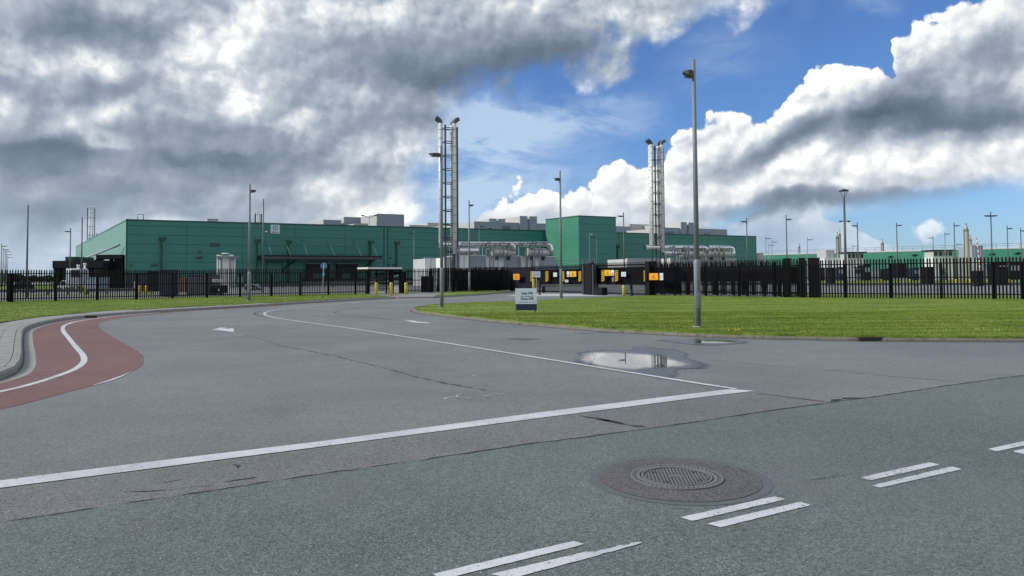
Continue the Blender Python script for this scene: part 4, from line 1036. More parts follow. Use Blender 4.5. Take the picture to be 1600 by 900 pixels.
# rooftop plant: each block placed by where its near lower corner shows, on the roof deck
def roof_block(px0, px1, pytop, back, depth, label, m_front=GREY_CLAD, m_side=PALE_CLAD, group='plant rooms on the hall roof', extra=None, zbase=HH + 0.21):  # default side paler than front: sunlit and shaded faces put into the colours
    """box on the roof whose front face runs from px0 to px1 at distance back behind the facade, top seen at pytop"""
    s0, zt = on_front(px0, pytop, -back); s1, _ = on_front(px1, pytop, -back)
    c = BO + BU * s0 + BV * back
    t = thing('roof_plant', label, 'roof plant', (c.x, c.y, zbase), BRZ, group)
    w = s1 - s0; h = zt - zbase
    MB().box(0, w, 0, 0.1, 0, h).build('front_panel', m_front, t)
    skbox(MB(), 0, 0.1, 0.11, depth, 0, h - 0.02).build('side_panel', m_side, t)
    skbox(MB(), 0.12, w, 0.12, depth, 0, h - 0.05).build('body', m_side, t)
    MB().box(-0.06, w + 0.06, -0.06, 0.06, h + 0.003, h + 0.12).build('cap', m_side, t)
    return t, w, h
def louvre(t, x0, x1, z0, z1, n=5, y=-0.05):
    f = MB().box(x0, x1, y, -0.003, z0, z1).build('louvre', STEEL_FRAME, t)
    for k in range(n):
        a = z0 + (z1 - z0) * (k + 0.2) / n
        MB().box(x0 + 0.05, x1 - 0.05, y - 0.08, y - 0.01, a, a + (z1 - z0) / n * 0.45).build('slat', GREY_CLAD, f)
t, w, h = roof_block(505.5, 533, 344, 30, 12, 'lowest grey plant box on the roof, left of the other two')
t, w, h = roof_block(537.5, 578, 339.5, 30, 12, 'middle grey plant box on the roof behind the small lamp bracket')
t, w, h = roof_block(589, 631.5, 334.5, 18, 9.5, 'tallest grey plant box on the roof with a round wall vent')
MB().bevbox(w * 0.49, w * 0.49 + 0.75, -0.35, -0.003, h * .05, h * 0.05 + 0.75, 0.12).build('vent', STEEL_BLACK, t)
t, w, h = roof_block(553, 575, 349.5, 12, 4, 'small pale duct housing on the roof in front of the tallest grey box', PALE_CLAD, PALE_CLAD)
t, w, h = roof_block(640, 668, 352, 55, 20, 'pale low roof plant left of the first stack', PALE_CLAD, PALE_CLAD)
t, w, h = roof_block(668, 730, 348.5, 55, 24, 'long pale roof plant behind the first stack', PALE_CLAD, PALE_CLAD)
t, w, h = roof_block(741, 868, 346.5, 22, 24, 'long grey roof plant with louvres between first stack and tower block')
louvre(t, w * .335, w * .43, h * 0.35, h * 0.75)
louvre(t, w * .90, w * .985, h * 0.15, h * 0.72)
MB().bevbox(w * .17, w * .195, -0.4, -0.003, h * .35, h * .55, 0.1).build('vent', STEEL_BLACK, t)
MB().box(w * .015, w * .085, -0.06, -0.003, h * .40, h * .48).build('grille', STEEL_BLACK, t)
t, w, h = roof_block(764.5, 776, 342, 23, 8, 'first narrow grey duct riser on the long roof plant')
t, w, h = roof_block(778.5, 789.5, 342.5, 23, 8, 'second narrow grey duct riser on the long roof plant')
t, w, h = roof_block(789.5, 812, 341, 34, 12, 'pale box on the long roof plant left of the twin risers', PALE_CLAD, PALE_CLAD)
t, w, h = roof_block(812.5, 824, 338, 21.5, 8, 'tall grey riser, left of the twin pair near the tower block')
MB().bevbox(w * .55, w * .85, -0.4, -0.003, h * .12, h * .28, 0.1).build('vent', STEEL_BLACK, t)
t, w, h = roof_block(827.5, 839, 338.5, 21.5, 8, 'tall grey riser, right of the twin pair near the tower block')
t, w, h = roof_block(962.5, 986, 354, 40, 12, 'grey stepped roof plant just right of the tower block', GREY_CLAD, GREY_CLAD)
t, w, h = roof_block(984, 1020, 350.5, 44, 24, 'pale sloping roof plant behind the second stack', PALE_CLAD, PALE_CLAD)
t, w, h = roof_block(1038, 1136, 356, 22, 16, 'long grey roof plant with two louvres right of the second stack')
louvre(t, w * .03, w * .14, h * 0.25, h * 0.65); louvre(t, w * .62, w * .72, h * 0.2, h * 0.65)
MB().bevbox(w * .83, w * .86, -0.4, -0.003, h * .15, h * .4, 0.1).build('vent', STEEL_BLACK, t)
t, w, h = roof_block(1040, 1063, 350, 34, 14, 'pale raised roof box above the long plant right of the second stack', PALE_CLAD, PALE_CLAD)
t, w, h = roof_block(1064, 1073, 347.5, 21.5, 8, 'left riser of the pair beside the tall street lamp')
t, w, h = roof_block(1076, 1087, 348, 21.5, 8, 'right riser of the pair, hidden partly by the tall street lamp')
t, w, h = roof_block(324, 341, 342.6, 8, 3, 'small pale hatch box at the roof edge left of the wall sign', WHITE_DIM, PALE_CLAD)
# bracket with two lamps on the roof
P = AT(577, 338, 170.0)
t = thing('roof_lamp', 'small dark bracket with two lamps standing on the roof', 'lamp', (P.x, P.y, P.z))
MB().tube([(0, 0, -2.6), (0, 0, 0.0)], 0.05, 6).build('post', STEEL_FRAME, t)
MB().tube([(-1.4, 0, 0.15), (-0.4, 0, -0.2), (0.4, 0, -0.2), (1.4, 0, 0.15)], 0.06, 5).build('arm', STEEL_FRAME, t)
for q in (-1.5, 1.5): MB().bevbox(q - 0.35, q + 0.35, -0.2, 0.2, 0.05, 0.3, 0.05).build('lamp_head', LAMP_DARK, t)

# ------------------------------------------------------------------ exhaust stacks
def stack(name, label, base, H, rz, s=1.0, flue_low=(6.2, 5.0, 6.0), detail=True, light_n=8):
    """four-post steel frame with stainless flues and angled outlets; local x along the front"""
    t = thing(name, label, 'exhaust stack', (base.x, base.y, 0), rz, None)
    q = 0.62 * s
    for i, (x, y) in enumerate(((-0.42, -q), (1.52, -q), (-0.42, q), (1.52, q))):
        MB().box(x * s - 0.10 * s, x * s + 0.10 * s, y - 0.10, y + 0.10, 0, H - (0.9 if i == 0 else 1.1)).build('corner_post', STEEL_FRAME, t)
    nr = 18 if detail else 9
    step = 2.05 * s if detail else (H - 7) / 7
    z = H - 1.3
    while z > 5.2:
        for zz in ((z, z - 0.28) if detail else (z,)):
            MB().box(-0.30 * s, 1.42 * s, -q - 0.05, -q + 0.05, zz - 0.05, zz + 0.05).build('rung', STEEL_FRAME, t)
        MB().box(-0.30 * s, 1.42 * s, q - 0.05, q + 0.05, z - 0.12, z - 0.02).build('rung', STEEL_FRAME, t)
        for xx in (-0.42 * s, 1.52 * s): MB().box(xx - 0.045, xx + 0.045, -q + 0.1, q - 0.1, z - 0.06, z + 0.04).build('tie_bar', STEEL_FRAME, t)
        z -= step
    fl = [(-1.05, -0.35, flue_low[0], -1), (0.90, -0.95, flue_low[1], 1), (-0.75, 0.45, flue_low[2], -1), (1.12, 0.35, flue_low[2], 1)]
    if not detail: fl = [(0.2, -0.2, 5.0, 1), (0.95, 0.2, 5.0, -1)]
    for i, (x, y, lo, dirn) in enumerate(fl):
        r = (0.31 if detail else 0.20) * s; x *= s; y *= s
        f = MB().tube([(x, y, lo), (x, y, H - 0.7)], r, 14).build('flue', STAINLESS, t)
        bands = MB(); zz = lo + 0.6
        while zz < H - 1.0:
            bands.tube([(x, y, zz), (x, y, zz + 0.07)], r * 1.05, 14); zz += 1.28 * s
        b = bands.build('flue_clamps', GALV, f); b['kind'] = 'stuff'
        if not detail:
            MB().tube([(x, y, H - 0.75), (x, y, H)], [r * 1.1, r * .6], 10).build('outlet', STAINLESS, f); continue
        MB().tube([(x, y, H - 0.72), (x, y, H - 0.45), (x + dirn * 0.28 * s, y, H - 0.15), (x + dirn * 0.72 * s, y, H + 0.08)], [r * 1.0, r * 1.0, r * 1.02, r * 1.05], 14, caps=False).build('outlet', POLE_DARK, f)
        MB().tube([(x + dirn * 0.69 * s, y, H + 0.066), (x + dirn * 0.72 * s, y, H + 0.082)], r * 0.93, 14).build('outlet_mouth', TAR, f)
    return t
c1 = AT(697.5, 300, 110.0); c2 = AT(1023.5, 300, 129.0)
def top_h(px, py, Y): return AT(px, py, Y).z
st1 = stack('exhaust_stack', 'tall stainless twin-flue stack in a steel frame, left of centre behind the lamp post', c1, top_h(697, 187, 110), BRZ)
st2 = stack('exhaust_stack', 'slightly smaller stainless stack in a steel frame, left of the tall street lamp', c2, top_h(1023, 221, 129), BRZ, 0.94, flue_low=(6.6, 5.6, 6.2))
P = AT(139.5, 322, 330.0)
stack('exhaust_stack', 'distant lattice stack rising behind the pale end wall of the hall', P, P.z, BRZ, 1.45, detail=False, flue_low=(5, 5, 5))
P = AT(401, 330, 300.0)
stack('exhaust_stack', 'distant stack just showing over the roof left of the wall sign', P, P.z, BRZ, 1.2, detail=False, flue_low=(5, 5, 5))

# silencers, ducts and white plant containers beside each stack
PU = Vector((BU.x, BU.y, 0)); PV_ = Vector((BV.x, BV.y, 0))
def on_line(base, px, py, off=0.0):
    """(distance along the front direction from base, height) seen at a pixel, plane through base parallel to the hall front"""
    d = ray(px, py); n = BV; o = Vector((base.x, base.y)) - BV * off
    t = (o.x * n.x + o.y * n.y) / (d.x * n.x + d.y * n.y)
    return (Vector((d.x * t, d.y * t)) - o).dot(BU), EYE + d.z * t
def duct(base, pts_px, r, label, off=0.0, tail=None, name='exhaust_duct'):
    P = [on_line(base, *p, off) for p in pts_px]
    s0 = P[0][0]; b = Vector((base.x, base.y)) - BV * off + BU * s0
    t = thing(name, label, 'duct', (b.x, b.y, 0), BRZ, None)
    pts = [(s - s0, 0, z) for s, z in P] + ([(P[-1][0] - s0 + q[0], q[1], P[-1][1] + q[2]) for q in tail] if tail else [])
    MB().tube(pts, r, 16).build('pipe', CHROME, t)
    bands = 0
    for (xa, _, za), (xb, _, zb) in zip(pts, pts[1:]):
        if abs(zb - za) < 0.3 and xb - xa > 2:
            x = xa + 0.8
            while x < xb - 0.4 and bands < 14:
                MB().tube([(x, 0, za), (x + 0.09, 0, za)], r * 1.07, 12).build('clamp', GALV, t); x += 2.2; bands += 1
    return t
def silencer(base, px0, px1, py, r, label, off=0.0):
    s0, z = on_line(base, px0, py, off); s1, _ = on_line(base, px1, py, off)
    b = Vector((base.x, base.y)) - BV * off + BU * s0
    t = thing('silencer', label, 'silencer', (b.x, b.y, z), BRZ, None); L = s1 - s0
    MB().tube([(0.0, 0, 0), (0.18, 0, 0), (0.32, 0, 0), (L - 0.5, 0, 0), (L - 0.3, 0, 0)], [r * 0.75, r * 0.93, r, r, r * 0.8], 18).build('drum', mat('silencer_cladding', (0.50, 0.49, 0.44), 0.38, 0.5, var=0.15, scale=1.5), t)
    MB().tube([(L - 0.3, 0, 0), (L + 0.25, 0, 0)], r * 0.52, 12).build('outlet_flange', STAINLESS, t)
    for x in (0.42, 0.62): MB().tube([(L * x, 0, 0), (L * x + 0.12, 0, 0)], r * 1.05, 18).build('strap', GALV, t)
    for x in (0.2, 0.75): MB().box(L * x, L * x + 0.15, -r * 0.6, r * 0.6, -r - 0.5, -r * 0.7).build('saddle', STEEL_FRAME, t)
    return t
def trestle(base, px, pytop, off, label, group):
    s, z = on_line(base, px, pytop, off); b = Vector((base.x, base.y)) - BV * off + BU * s
    t = thing('pipe_trestle', label, 'steel support', (b.x, b.y, 0), BRZ, group)
    MB().box(-0.09, 0.09, -0.09, 0.09, 0, z).build('post', GALV, t)
    MB().box(-0.09, 0.09, 0.09, 2.4, z - 0.25, z - 0.12).build('cross_beam', GALV, t)
    MB().box(-0.09, 0.09, 2.22, 2.4, 0, z - 0.26).build('post', GALV, t)
    return t
def container(base, px0, px1, pytop, off, depth, label, m_front, m_side, ribs=True, cap=None):
    s0, z = on_line(base, px0, pytop, off); s1, _ = on_line(base, px1, pytop, off)
    b = Vector((base.x, base.y)) - BV * off + BU * s0; w = s1 - s0
    t = thing('plant_container', label, 'container', (b.x, b.y, 0), BRZ, None)
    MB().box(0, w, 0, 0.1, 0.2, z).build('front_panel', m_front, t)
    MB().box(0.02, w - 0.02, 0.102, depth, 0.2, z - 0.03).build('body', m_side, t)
    if ribs:
        n = max(2, int(w / 0.9))
        for k in range(n + 1):
            x = w * k / n; MB().box(max(0.0, x - 0.06), min(w, x + 0.06), -0.07, -0.002, 0.25, z - 0.1).build('rib', m_side, t)
    MB().box(-0.05, w + 0.05, -0.1, 0.3, z + 0.002, z + 0.12).build('cap', cap or m_side, t)
    return t, w, z
duct(c1, [(684, 381.5), (691, 381.5), (744, 381.5), (800, 381.5), (856, 381.3), (859, 383.5)], 0.40, 'long upper stainless duct from the first stack to the far silencer', 0.3, tail=[(0.25, 0, -0.7), (0.1, 0, -1.2)])
duct(c1, [(722, 379.3), (747, 379.3), (858, 379.0)], 0.16, 'thin upper duct riding on the long duct by the first stack', 0.9)
duct(c1, [(711, 391.3), (726, 391.3), (744, 391.3), (747, 389.5)], 0.42, 'short lower stainless duct at the foot of the first stack', 0.9)
duct(c1, [(796, 381.5), (800.5, 382.5), (803, 386), (803.5, 392)], 0.34, 'elbow duct dropping to the nearer silencer right of the first stack', 0.8)
silencer(c1, 716, 741, 394.5, 0.62, 'half-hidden drum silencer under the short duct at the first stack', -1.0)
silencer(c1, 769, 802, 394.2, 0.72, 'cream drum silencer nearest the first stack', 0.0)
silencer(c1, 823, 856, 394.6, 0.72, 'cream drum silencer furthest right of the first stack', 0.0)
for k, px in enumerate((713, 717, 765, 771, 787, 822, 835, 843)):
    trestle(c1, px, 377 if k not in (1, 3, 6) else 386, 1.3, '%s grey steel trestle from the left under the ducts of the first stack' % ('first second third fourth fifth sixth seventh eighth'.split()[k]), 'trestles under the ducts of the first stack')
container(c1, 663.5, 710, 404, -6, 5, 'wide white container with ribbed end left of the first stack foot', WHITE, WHITE_DIM)
container(c1, 693, 711.5, 402.5, -1.5, 3, 'small white cabinet with warning triangle at the first stack foot', WHITE, WHITE)
container(c1, 717, 733.5, 398.8, 0.5, 5, 'white ribbed container under the half-hidden silencer', WHITE, WHITE_DIM)
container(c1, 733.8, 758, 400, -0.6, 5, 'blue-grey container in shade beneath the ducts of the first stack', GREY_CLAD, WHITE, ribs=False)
container(c1, 758.5, 787, 401, -0.8, 5, 'white ribbed container under the nearest silencer', WHITE, WHITE_DIM)
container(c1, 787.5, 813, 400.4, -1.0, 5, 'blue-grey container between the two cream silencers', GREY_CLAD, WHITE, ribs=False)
container(c1, 813.5, 842, 400.8, -1.2, 5, 'white ribbed container under the far silencer', WHITE, WHITE_DIM)
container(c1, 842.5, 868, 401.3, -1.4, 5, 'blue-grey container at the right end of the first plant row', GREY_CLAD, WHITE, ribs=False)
duct(c2, [(1007.5, 386.5), (1012, 386.5), (1060, 386.7), (1100, 386.7), (1102.5, 388)], 0.44, 'long upper stainless duct crossing behind the tall street lamp', 0.3, tail=[(0.2, 0, -0.7)])
duct(c2, [(1106, 386.8), (1120, 386.8), (1141, 386.8), (1144, 389)], 0.44, 'upper duct at the right end of the second plant, bending down', 0.3, tail=[(0.2, 0, -0.8), (0.0, 0, -1.2)])
duct(c2, [(1036, 395.2), (1050, 395.2), (1064, 395.2)], 0.42, 'short lower duct at the foot of the second stack', 0.6)
silencer(c2, 1064, 1099, 396.0, 0.72, 'cream drum silencer half behind the tall street lamp', 0.0)
silencer(c2, 1103, 1139, 396.2, 0.72, 'cream drum silencer at the far right end of the second plant', 0.0)
for k, px in enumerate((1054, 1072, 1076, 1118, 1124, 1132)):
    trestle(c2, px, 384 if k % 2 == 0 else 390, 1.3, '%s grey steel trestle from the left under the ducts of the second stack' % ('first second third fourth fifth sixth'.split()[k]), 'trestles under the ducts of the second stack')
container(c2, 980, 1046, 404.5, -5, 6, 'low white plant container left of the second stack foot', WHITE_DIM, WHITE_DIM, ribs=False)
container(c2, 1047, 1150, 403.5, -2, 6, 'long white plant container under the ducts of the second stack', WHITE_DIM, WHITE_DIM)

# air inlet unit with pillars in front of the hall, left
def at_thing(px, py, Y): p = AT(px, py, Y); return p
P = AT(351, 445, 112.0)
t = thing('inlet_unit', 'white inlet tower with four ducts and railed top, in front of the hall', 'air unit', (P.x, P.y, 0), 0.0)
zt = AT(351, 404, 112).z; k = 112 / 1155
MB().box(-4 * k, 6.5 * k, 0, 1.2, 0.2, zt).build('body', WHITE_DIM, t)
for x in (-12, -8.5, 10.5, 14): MB().tube([(x * k, 0.3, 0.2), (x * k, 0.3, zt + 0.1)], 0.16, 8).build('duct', WHITE_DIM, t)
MB().box(-13 * k, 16 * k, -0.2, 1.6, zt + 0.11, zt + 0.35).build('deck', GALV, t)
for a, b, c in ((-12, -6, 5), (9, 14, 5), (-4, 7, 8)):
    MB().tube([(a * k, -0.1, zt + 0.35), (a * k, -0.1, zt + c * k), (b * k, -0.1, zt + c * k), (b * k, -0.1, zt + 0.35)], 0.07, 5).build('guard_rail', WHITE, t)
MB().box(-4 * k, 5 * k, 0.2, 1.0, zt + 0.36, zt + 5 * k).build('grille', GREY_CLAD, t)

# ------------------------------------------------------------------ dark canopies at the end wall
def shed_box(name, label, px0, px1, pyt, pyb, Y, depth, cat='canopy', cols=(), legm=STEEL_BLACK, m=DARK):
    a = AT(px0, pyt, Y); b = AT(px1, pyt, Y); zb = AT(px0, pyb, Y).z
    t = thing(name, label, cat, (a.x, Y, 0)); w = b.x - a.x
    MB().box(0, w, 0, depth, zb, a.z).build('roof', m, t)
    for px in cols:
        x = AT(px, pyt, Y).x - a.x
        MB().box(x - 0.25, x + 0.25, 0.3, 0.8, 0, zb).build('column', legm, t)
    return t, w, a.z, zb
t, w, zt, zb = shed_box('entrance_canopy', 'wide black entrance canopy with a raised box on top, far left', 82, 161, 407.5, 419, 128, 14, cols=(84, 90, 97, 140, 158))
MB().box((91 - 82) * 128 / 1155, (106 - 82) * 128 / 1155, 2, 8, zt + 0.005, zt + 0.75).build('raised_box', GREEN_DARK, t)
MB().add([(0, 0, zt - 0.1), (0, 14, zt - 0.1), (-1.2, 4, zb + 0.25), (-1.2, 4, zb + 0.15), (0, 0, zb)], [(0, 1, 2), (0, 2, 3, 4), (1, 0, 4)]).build('awning_end', WHITE, t)
MB().box(0.6, w - 1.2, 9, 9.2, 0, zb - 0.01).build('glazed_wall', GLASS, t)
t, w, zt, zb = shed_box('side_canopy', 'black side canopy against the pale end wall corner', 150, 190.5, 398.0, 404.5, 131, 5, cols=(171.5, 179, 184, 188.5))
s_ = MB().add([(0.2, 0, zb + 0.1), (-1.6, 2, zb - 0.3), (-1.6, 5, zb - 0.2), (0.2, 5, zb + 0.6)], [(0, 1, 2, 3)]).build('sloping_gutter', WHITE, t)
# stair rail running up the end wall
P0 = AT(118, 409.5, 150); P1 = AT(188, 383, 132.5)
t = thing('wall_flashing', 'grey sloping flashing running up the end wall of the hall', 'flashing', tuple(P0))
D_ = P1 - P0
MB().tube([(0, -0.3, 0), tuple(D_ + Vector((0, -0.3, 0)))], 0.22, 5).build('rail', GREY_CLAD, t)

# ------------------------------------------------------------------ lamps and masts
LZp = LZ
def lamp_pole(name, label, base_px, top_px, head=None, r=0.10, group=None, m=GALV, Y=None, sleeve=True, cat='street lamp', zb=LZ, cctv=False, arm_len=0.85, clone_head=True):
    """tapered mast; base_px gives its foot unless depth Y is given; head: list of (side, pixel y) lamp arms"""
    if Y is None:
        x, y = G(*base_px, zb)
    else:
        a = AT(base_px[0], base_px[1], Y); x, y = a.x, a.y
    # height: along the vertical through (x, y) to the image row of the top
    H = AT(top_px[0], top_px[1], y).z
    t = thing(name, label, cat, (x, y, zb if Y is None else 0.0), 0.0, group); H -= t.location.z
    rows = 10 if r > 0.06 or Y is None else 6
    if sleeve:
        hs = min(1.85, H * 0.26)
        MB().tube([(0, 0, -0.02), (0, 0, hs), (0, 0, hs + 0.08)], [r * 1.25, r * 1.22, r], 14).build('lower_shaft', m, t)
        MB().tube([(0, 0, hs + 0.08), (0, 0, H)], [r, r * 0.74], 14).build('shaft', m, t)
        MB().tube([(0, 0, -0.01), (0, 0, 0.03)], r * 2.0, 14).build('base_plate', CONC, t)
        MB().box(-r * 0.5, r * 0.5, -r * 1.27, -r * 1.0, 0.55, 1.0).build('service_door', m, t)
    else:
        MB().tube([(0, 0, -0.02), (0, 0, H)], [r, r * 0.7], 10).build('shaft', m, t)
    for side, py in (head or []):
        z = AT(top_px[0], py, y).z - t.location.z
        hd = MB()
        L = arm_len
        # flat wedge luminaire: deeper at the mast, thin at the tip
        vs = []
        for f, hw, zt_, zb_ in ((0.03, 0.05, 0.03, -0.10), (0.22, 0.15, 0.05, -0.13), (0.6, 0.17, 0.05, -0.09), (1.0, 0.09, 0.035, 0.0)):
            xx = side * f * L
            vs += [(xx, -hw, zb_), (xx, hw, zb_), (xx, hw, zt_), (xx, -hw, zt_)]
        fs = [(0, 1, 2, 3), (12, 13, 14, 15)] + [(4 * i + k, 4 * i + (k + 1) % 4, 4 * i + 4 + (k + 1) % 4, 4 * i + 4 + k) for i in range(3) for k in range(4)]
        h_ = hd.add(vs, fs).build('lamp_head', LAMP_DARK, t); h_.location = (0, 0, z)
        gl = MB().box(min(side * .3 * L, side * .85 * L), max(side * .3 * L, side * .85 * L), -0.10, 0.10, -0.115, -0.10).build('lens', GLASS, h_)
    if cctv:
        z = AT(top_px[0], cctv, y).z - t.location.z
        cc = MB().tube([(0, 0, 0), (0.28, 0, 0.05), (0.34, 0, 0.0)], 0.035, 6).build('camera_bracket', m, t); cc.location = (0, 0, z)
        MB().tube([(0.34, 0, 0.0), (0.34, 0, -0.10)], 0.12, 12).build('camera_housing', WHITE, cc)
        MB().tube([(0.34, 0, -0.10), (0.34, 0, -0.20), (0.34, 0, -0.24)], [0.11, 0.09, 0.03], 12).build('camera_dome', TAR, cc)
    return t
lamp_pole('street_lamp', 'tallest street lamp, nearest, with a left-facing head, on the central lawn', (1090.5, 511), (1082, 93), [(-1, 114)], r=0.074, arm_len=0.31)
lamp_pole('street_lamp', 'street lamp at the nose of the central lawn, in front of the left stack', (690.3, 480.5), (691.3, 228), [(-1, 241)], r=0.074, arm_len=0.60)
lamp_pole('street_lamp', 'street lamp with left arm behind the unit sign, on the far edge of the lawn', (877, 466.8), (873.8, 267), [(-1, 279.5)], r=0.080, arm_len=0.40)
lamp_pole('street_lamp', 'street lamp on the left verge with its head pointing right', (389.2, 470), (390.8, 288), [(1, 298)], r=0.085, arm_len=0.42)
lamp_pole('street_lamp', 'slim street lamp on the far wedge of grass, head pointing right', (733.5, 456.4), (732.6, 313), [(1, 320.5)], r=0.085, arm_len=0.48)
G_MAST = 'slim masts standing inside the fences'
inner = [
 ('bare mast near the left edge of the view, inside the fence', (41.7, 440), (43.7, 320), None, 66, 0.14, None, 'mast'),
 ('lamp mast with left arm left of the end wall of the hall', (109, 440), (109.3, 356.5), [(-1, 361.5)], 112, 0.17, None, 'street lamp'),
 ('bare mast in front of the pale end wall of the hall', (127, 440), (128, 339), None, 84, 0.14, None, 'mast'),
 ('brown mast with a dome camera beside the wall sign', (411, 440), (411.8, 311), None, 80, 0.12, 361.5, 'camera mast'),
 ('lamp mast with left arm between tower block and second stack', (975.6, 440), (975.2, 332), [(-1, 337.5)], 96, 0.14, None, 'street lamp'),
 ('lamp mast with left arm near the right corner of the hall', (1168.5, 440), (1168, 340.5), [(-1, 346)], 100, 0.15, None, 'street lamp'),
 ('lamp mast with right arm standing clear just past the hall corner', (1230.5, 440), (1229, 336), [(1, 342.5)], 98, 0.15, None, 'street lamp'),
 ('shorter lamp mast, first beyond the hall corner', (1197.3, 430), (1196.5, 368.5), [(1, 372.5)], 180, 0.17, None, 'street lamp'),
 ('shortest distant lamp mast in the trio beyond the hall corner', (1202, 430), (1201.5, 380.5), [(1, 383.5)], 240, 0.2, None, 'street lamp'),
 ('lamp mast third in the trio beyond the hall corner', (1207, 430), (1206.3, 374.5), [(1, 378)], 200, 0.18, None, 'street lamp'),
 ('lamp mast alone between the trio and the cone-headed lamp', (1262.5, 430), (1261.8, 370.5), [(1, 374.5)], 180, 0.17, None, 'street lamp'),
 ('lamp mast with left arm just right of the cone-headed lamp', (1341.5, 430), (1340, 347), [(-1, 352.5)], 115, 0.16, None, 'street lamp'),
 ('tiny distant lamp mast left of the guard cabin', (1333.5, 430), (1333.2, 381), [(1, 384.5)], 240, 0.18, None, 'street lamp'),
 ('lamp mast with right arm midway along the right fence', (1403, 430), (1400.7, 348), [(1, 352)], 115, 0.16, None, 'street lamp'),
 ('small lamp mast with left arm over the larger guard cabin', (1459.5, 430), (1459, 368), [(-1, 371.7)], 190, 0.2, None, 'street lamp'),
 ('small lamp mast with right arm over the larger guard cabin', (1478, 430), (1477, 362), [(1, 365.7)], 170, 0.19, None, 'street lamp'),
 ('lamp mast with right arm just left of the beige stacks', (1493, 430), (1491.5, 348), [(1, 352.5)], 115, 0.16, None, 'street lamp'),
 ('tiny lamp mast at the foot of the beige stacks', (1496.5, 430), (1495.6, 378), [(1, 381.5)], 220, 0.19, None, 'street lamp'),
 ('tall mast with two opposite arms near the right edge', (1551, 430), (1547.8, 331), [(-1, 337), (1, 337)], 92, 0.15, None, 'street lamp'),
 ('lamp mast right of the double-armed mast', (1576, 430), (1573.7, 352.5), [(1, 357)], 115, 0.15, None, 'street lamp'),
 ('last lamp mast at the right edge of the view', (1597, 430), (1594.5, 356), [(1, 360.5)], 120, 0.15, None, 'street lamp'),
 ('thin pale lamp mast against the green wall, left of the first stack', (646.8, 440), (646.6, 361), [(-1, 364.5)], 122, 0.08, None, 'street lamp'),
 ('thin pale lamp mast with right arm in front of the roof plant', (748.8, 400), (747, 352), [(1, 353.5)], 128, 0.08, None, 'street lamp'),
 ('thin mast with a camera before the tower block', (921.6, 420), (921, 362), None, 110, 0.07, 366, 'camera mast'),
 ('thin pale lamp mast with left arm before the tower block', (932.6, 420), (932.2, 368), [(-1, 370.5)], 112, 0.07, None, 'street lamp'),
 ('lamp mast nearest in the far row at the left edge', (1.5, 430), (2.8, 380.5), [(1, 384.5)], 170, 0.22, None, 'street lamp'),
 ('second lamp mast of the far row at the left edge', (4.5, 430), (5.3, 387.5), [(1, 390)], 210, 0.24, None, 'street lamp'),
 ('third lamp mast of the far row at the left edge', (7.5, 430), (8, 390.5), [(1, 393)], 240, 0.26, None, 'street lamp'),
 ('fourth lamp mast of the far row at the left edge', (9.5, 430), (9.9, 394.5), [(1, 398)], 270, 0.26, None, 'street lamp'),
 ('fifth lamp mast of the far row at the left edge', (11.6, 430), (11.6, 399.5), [(1, 402.5)], 300, 0.26, None, 'street lamp'),
]
for lab, bp, tp, hd_, Y, r, cc, cat in inner:
    lamp_pole('camera_mast' if cat == 'camera mast' else ('mast' if cat == 'mast' else 'lamp_mast'), lab, bp, tp, hd_, r=r * 0.62, Y=Y, sleeve=False, cat=cat, group=G_MAST, m=POLE_DARK if Y < 130 and 'thin' not in lab else GALV, cctv=cc, arm_len=0.95 * Y / 115 if Y > 105 else 0.85)
# cone-headed lamp with camera ring
a = AT(1322, 440, 74); H = AT(1317.5, 298, 74).z
t = thing('cone_lamp', 'lamp with a shallow conical hood on three struts and two cameras', 'street lamp', (a.x, a.y, 0))
MB().tube([(0, 0, 0), (0, 0, H - 0.75)], [0.15, 0.09], 12).build('shaft', POLE_DARK, t)
for k in range(3):
    q = 2 * math.pi * k / 3 + 0.3
    MB().tube([(0, 0, H - 0.85), (0.42 * math.cos(q), 0.42 * math.sin(q), H - 0.05)], 0.028, 6).build('strut', POLE_DARK, t)
MB().tube([(0, 0, H - 0.06), (0, 0, H), (0, 0, H + 0.10), (0, 0, H + 0.2)], [0.44, 0.50, 0.30, 0.05], 20).build('hood', LAMP_DARK, t)
zc_ = AT(1319, 345.5, 74).z
MB().tube([(-0.30, 0, zc_), (0.30, 0, zc_)], 0.04, 6).build('camera_arm', POLE_DARK, t)
for q in (-1, 1):
    MB().tube([(q * 0.22, 0, zc_ - 0.02), (q * 0.52, 0, zc_ - 0.02)], [0.06, 0.10], 8).build('camera', POLE_DARK, t)

# ------------------------------------------------------------------ palisade fences
PALE_M = None
def pale_mesh(h, w=0.08):
    """W-section pale with a pointed, split top"""
    mb = MB(); x = w / 2
    prof = [(-x, 0.012), (-x * 0.55, -0.012), (-x * 0.25, 0.0), (x * 0.25, 0.0), (x * 0.55, -0.012), (x, 0.012)]
    vs = [(a, b, 0.04) for a, b in prof] + [(a, b, h - 0.09) for a, b in prof] + [(a * 0.28, b * .5 - 0.02, h) for a, b in prof]
    n = 6
    fs = [(i, i + 1, n + i + 1, n + i) for i in range(5)] + [(n + i, n + i + 1, 2 * n + i + 1, 2 * n + i) for i in range(5)]
    back = [(-x, 0.018, 0.04), (x, 0.018, 0.04), (x, 0.018, h - 0.09), (-x, 0.018, h - 0.09)]
    mb.add(vs, fs); mb.add(back, [(3, 2, 1, 0)])
    me_o = mb.build('pale', STEEL_BLACK)
    return me_o
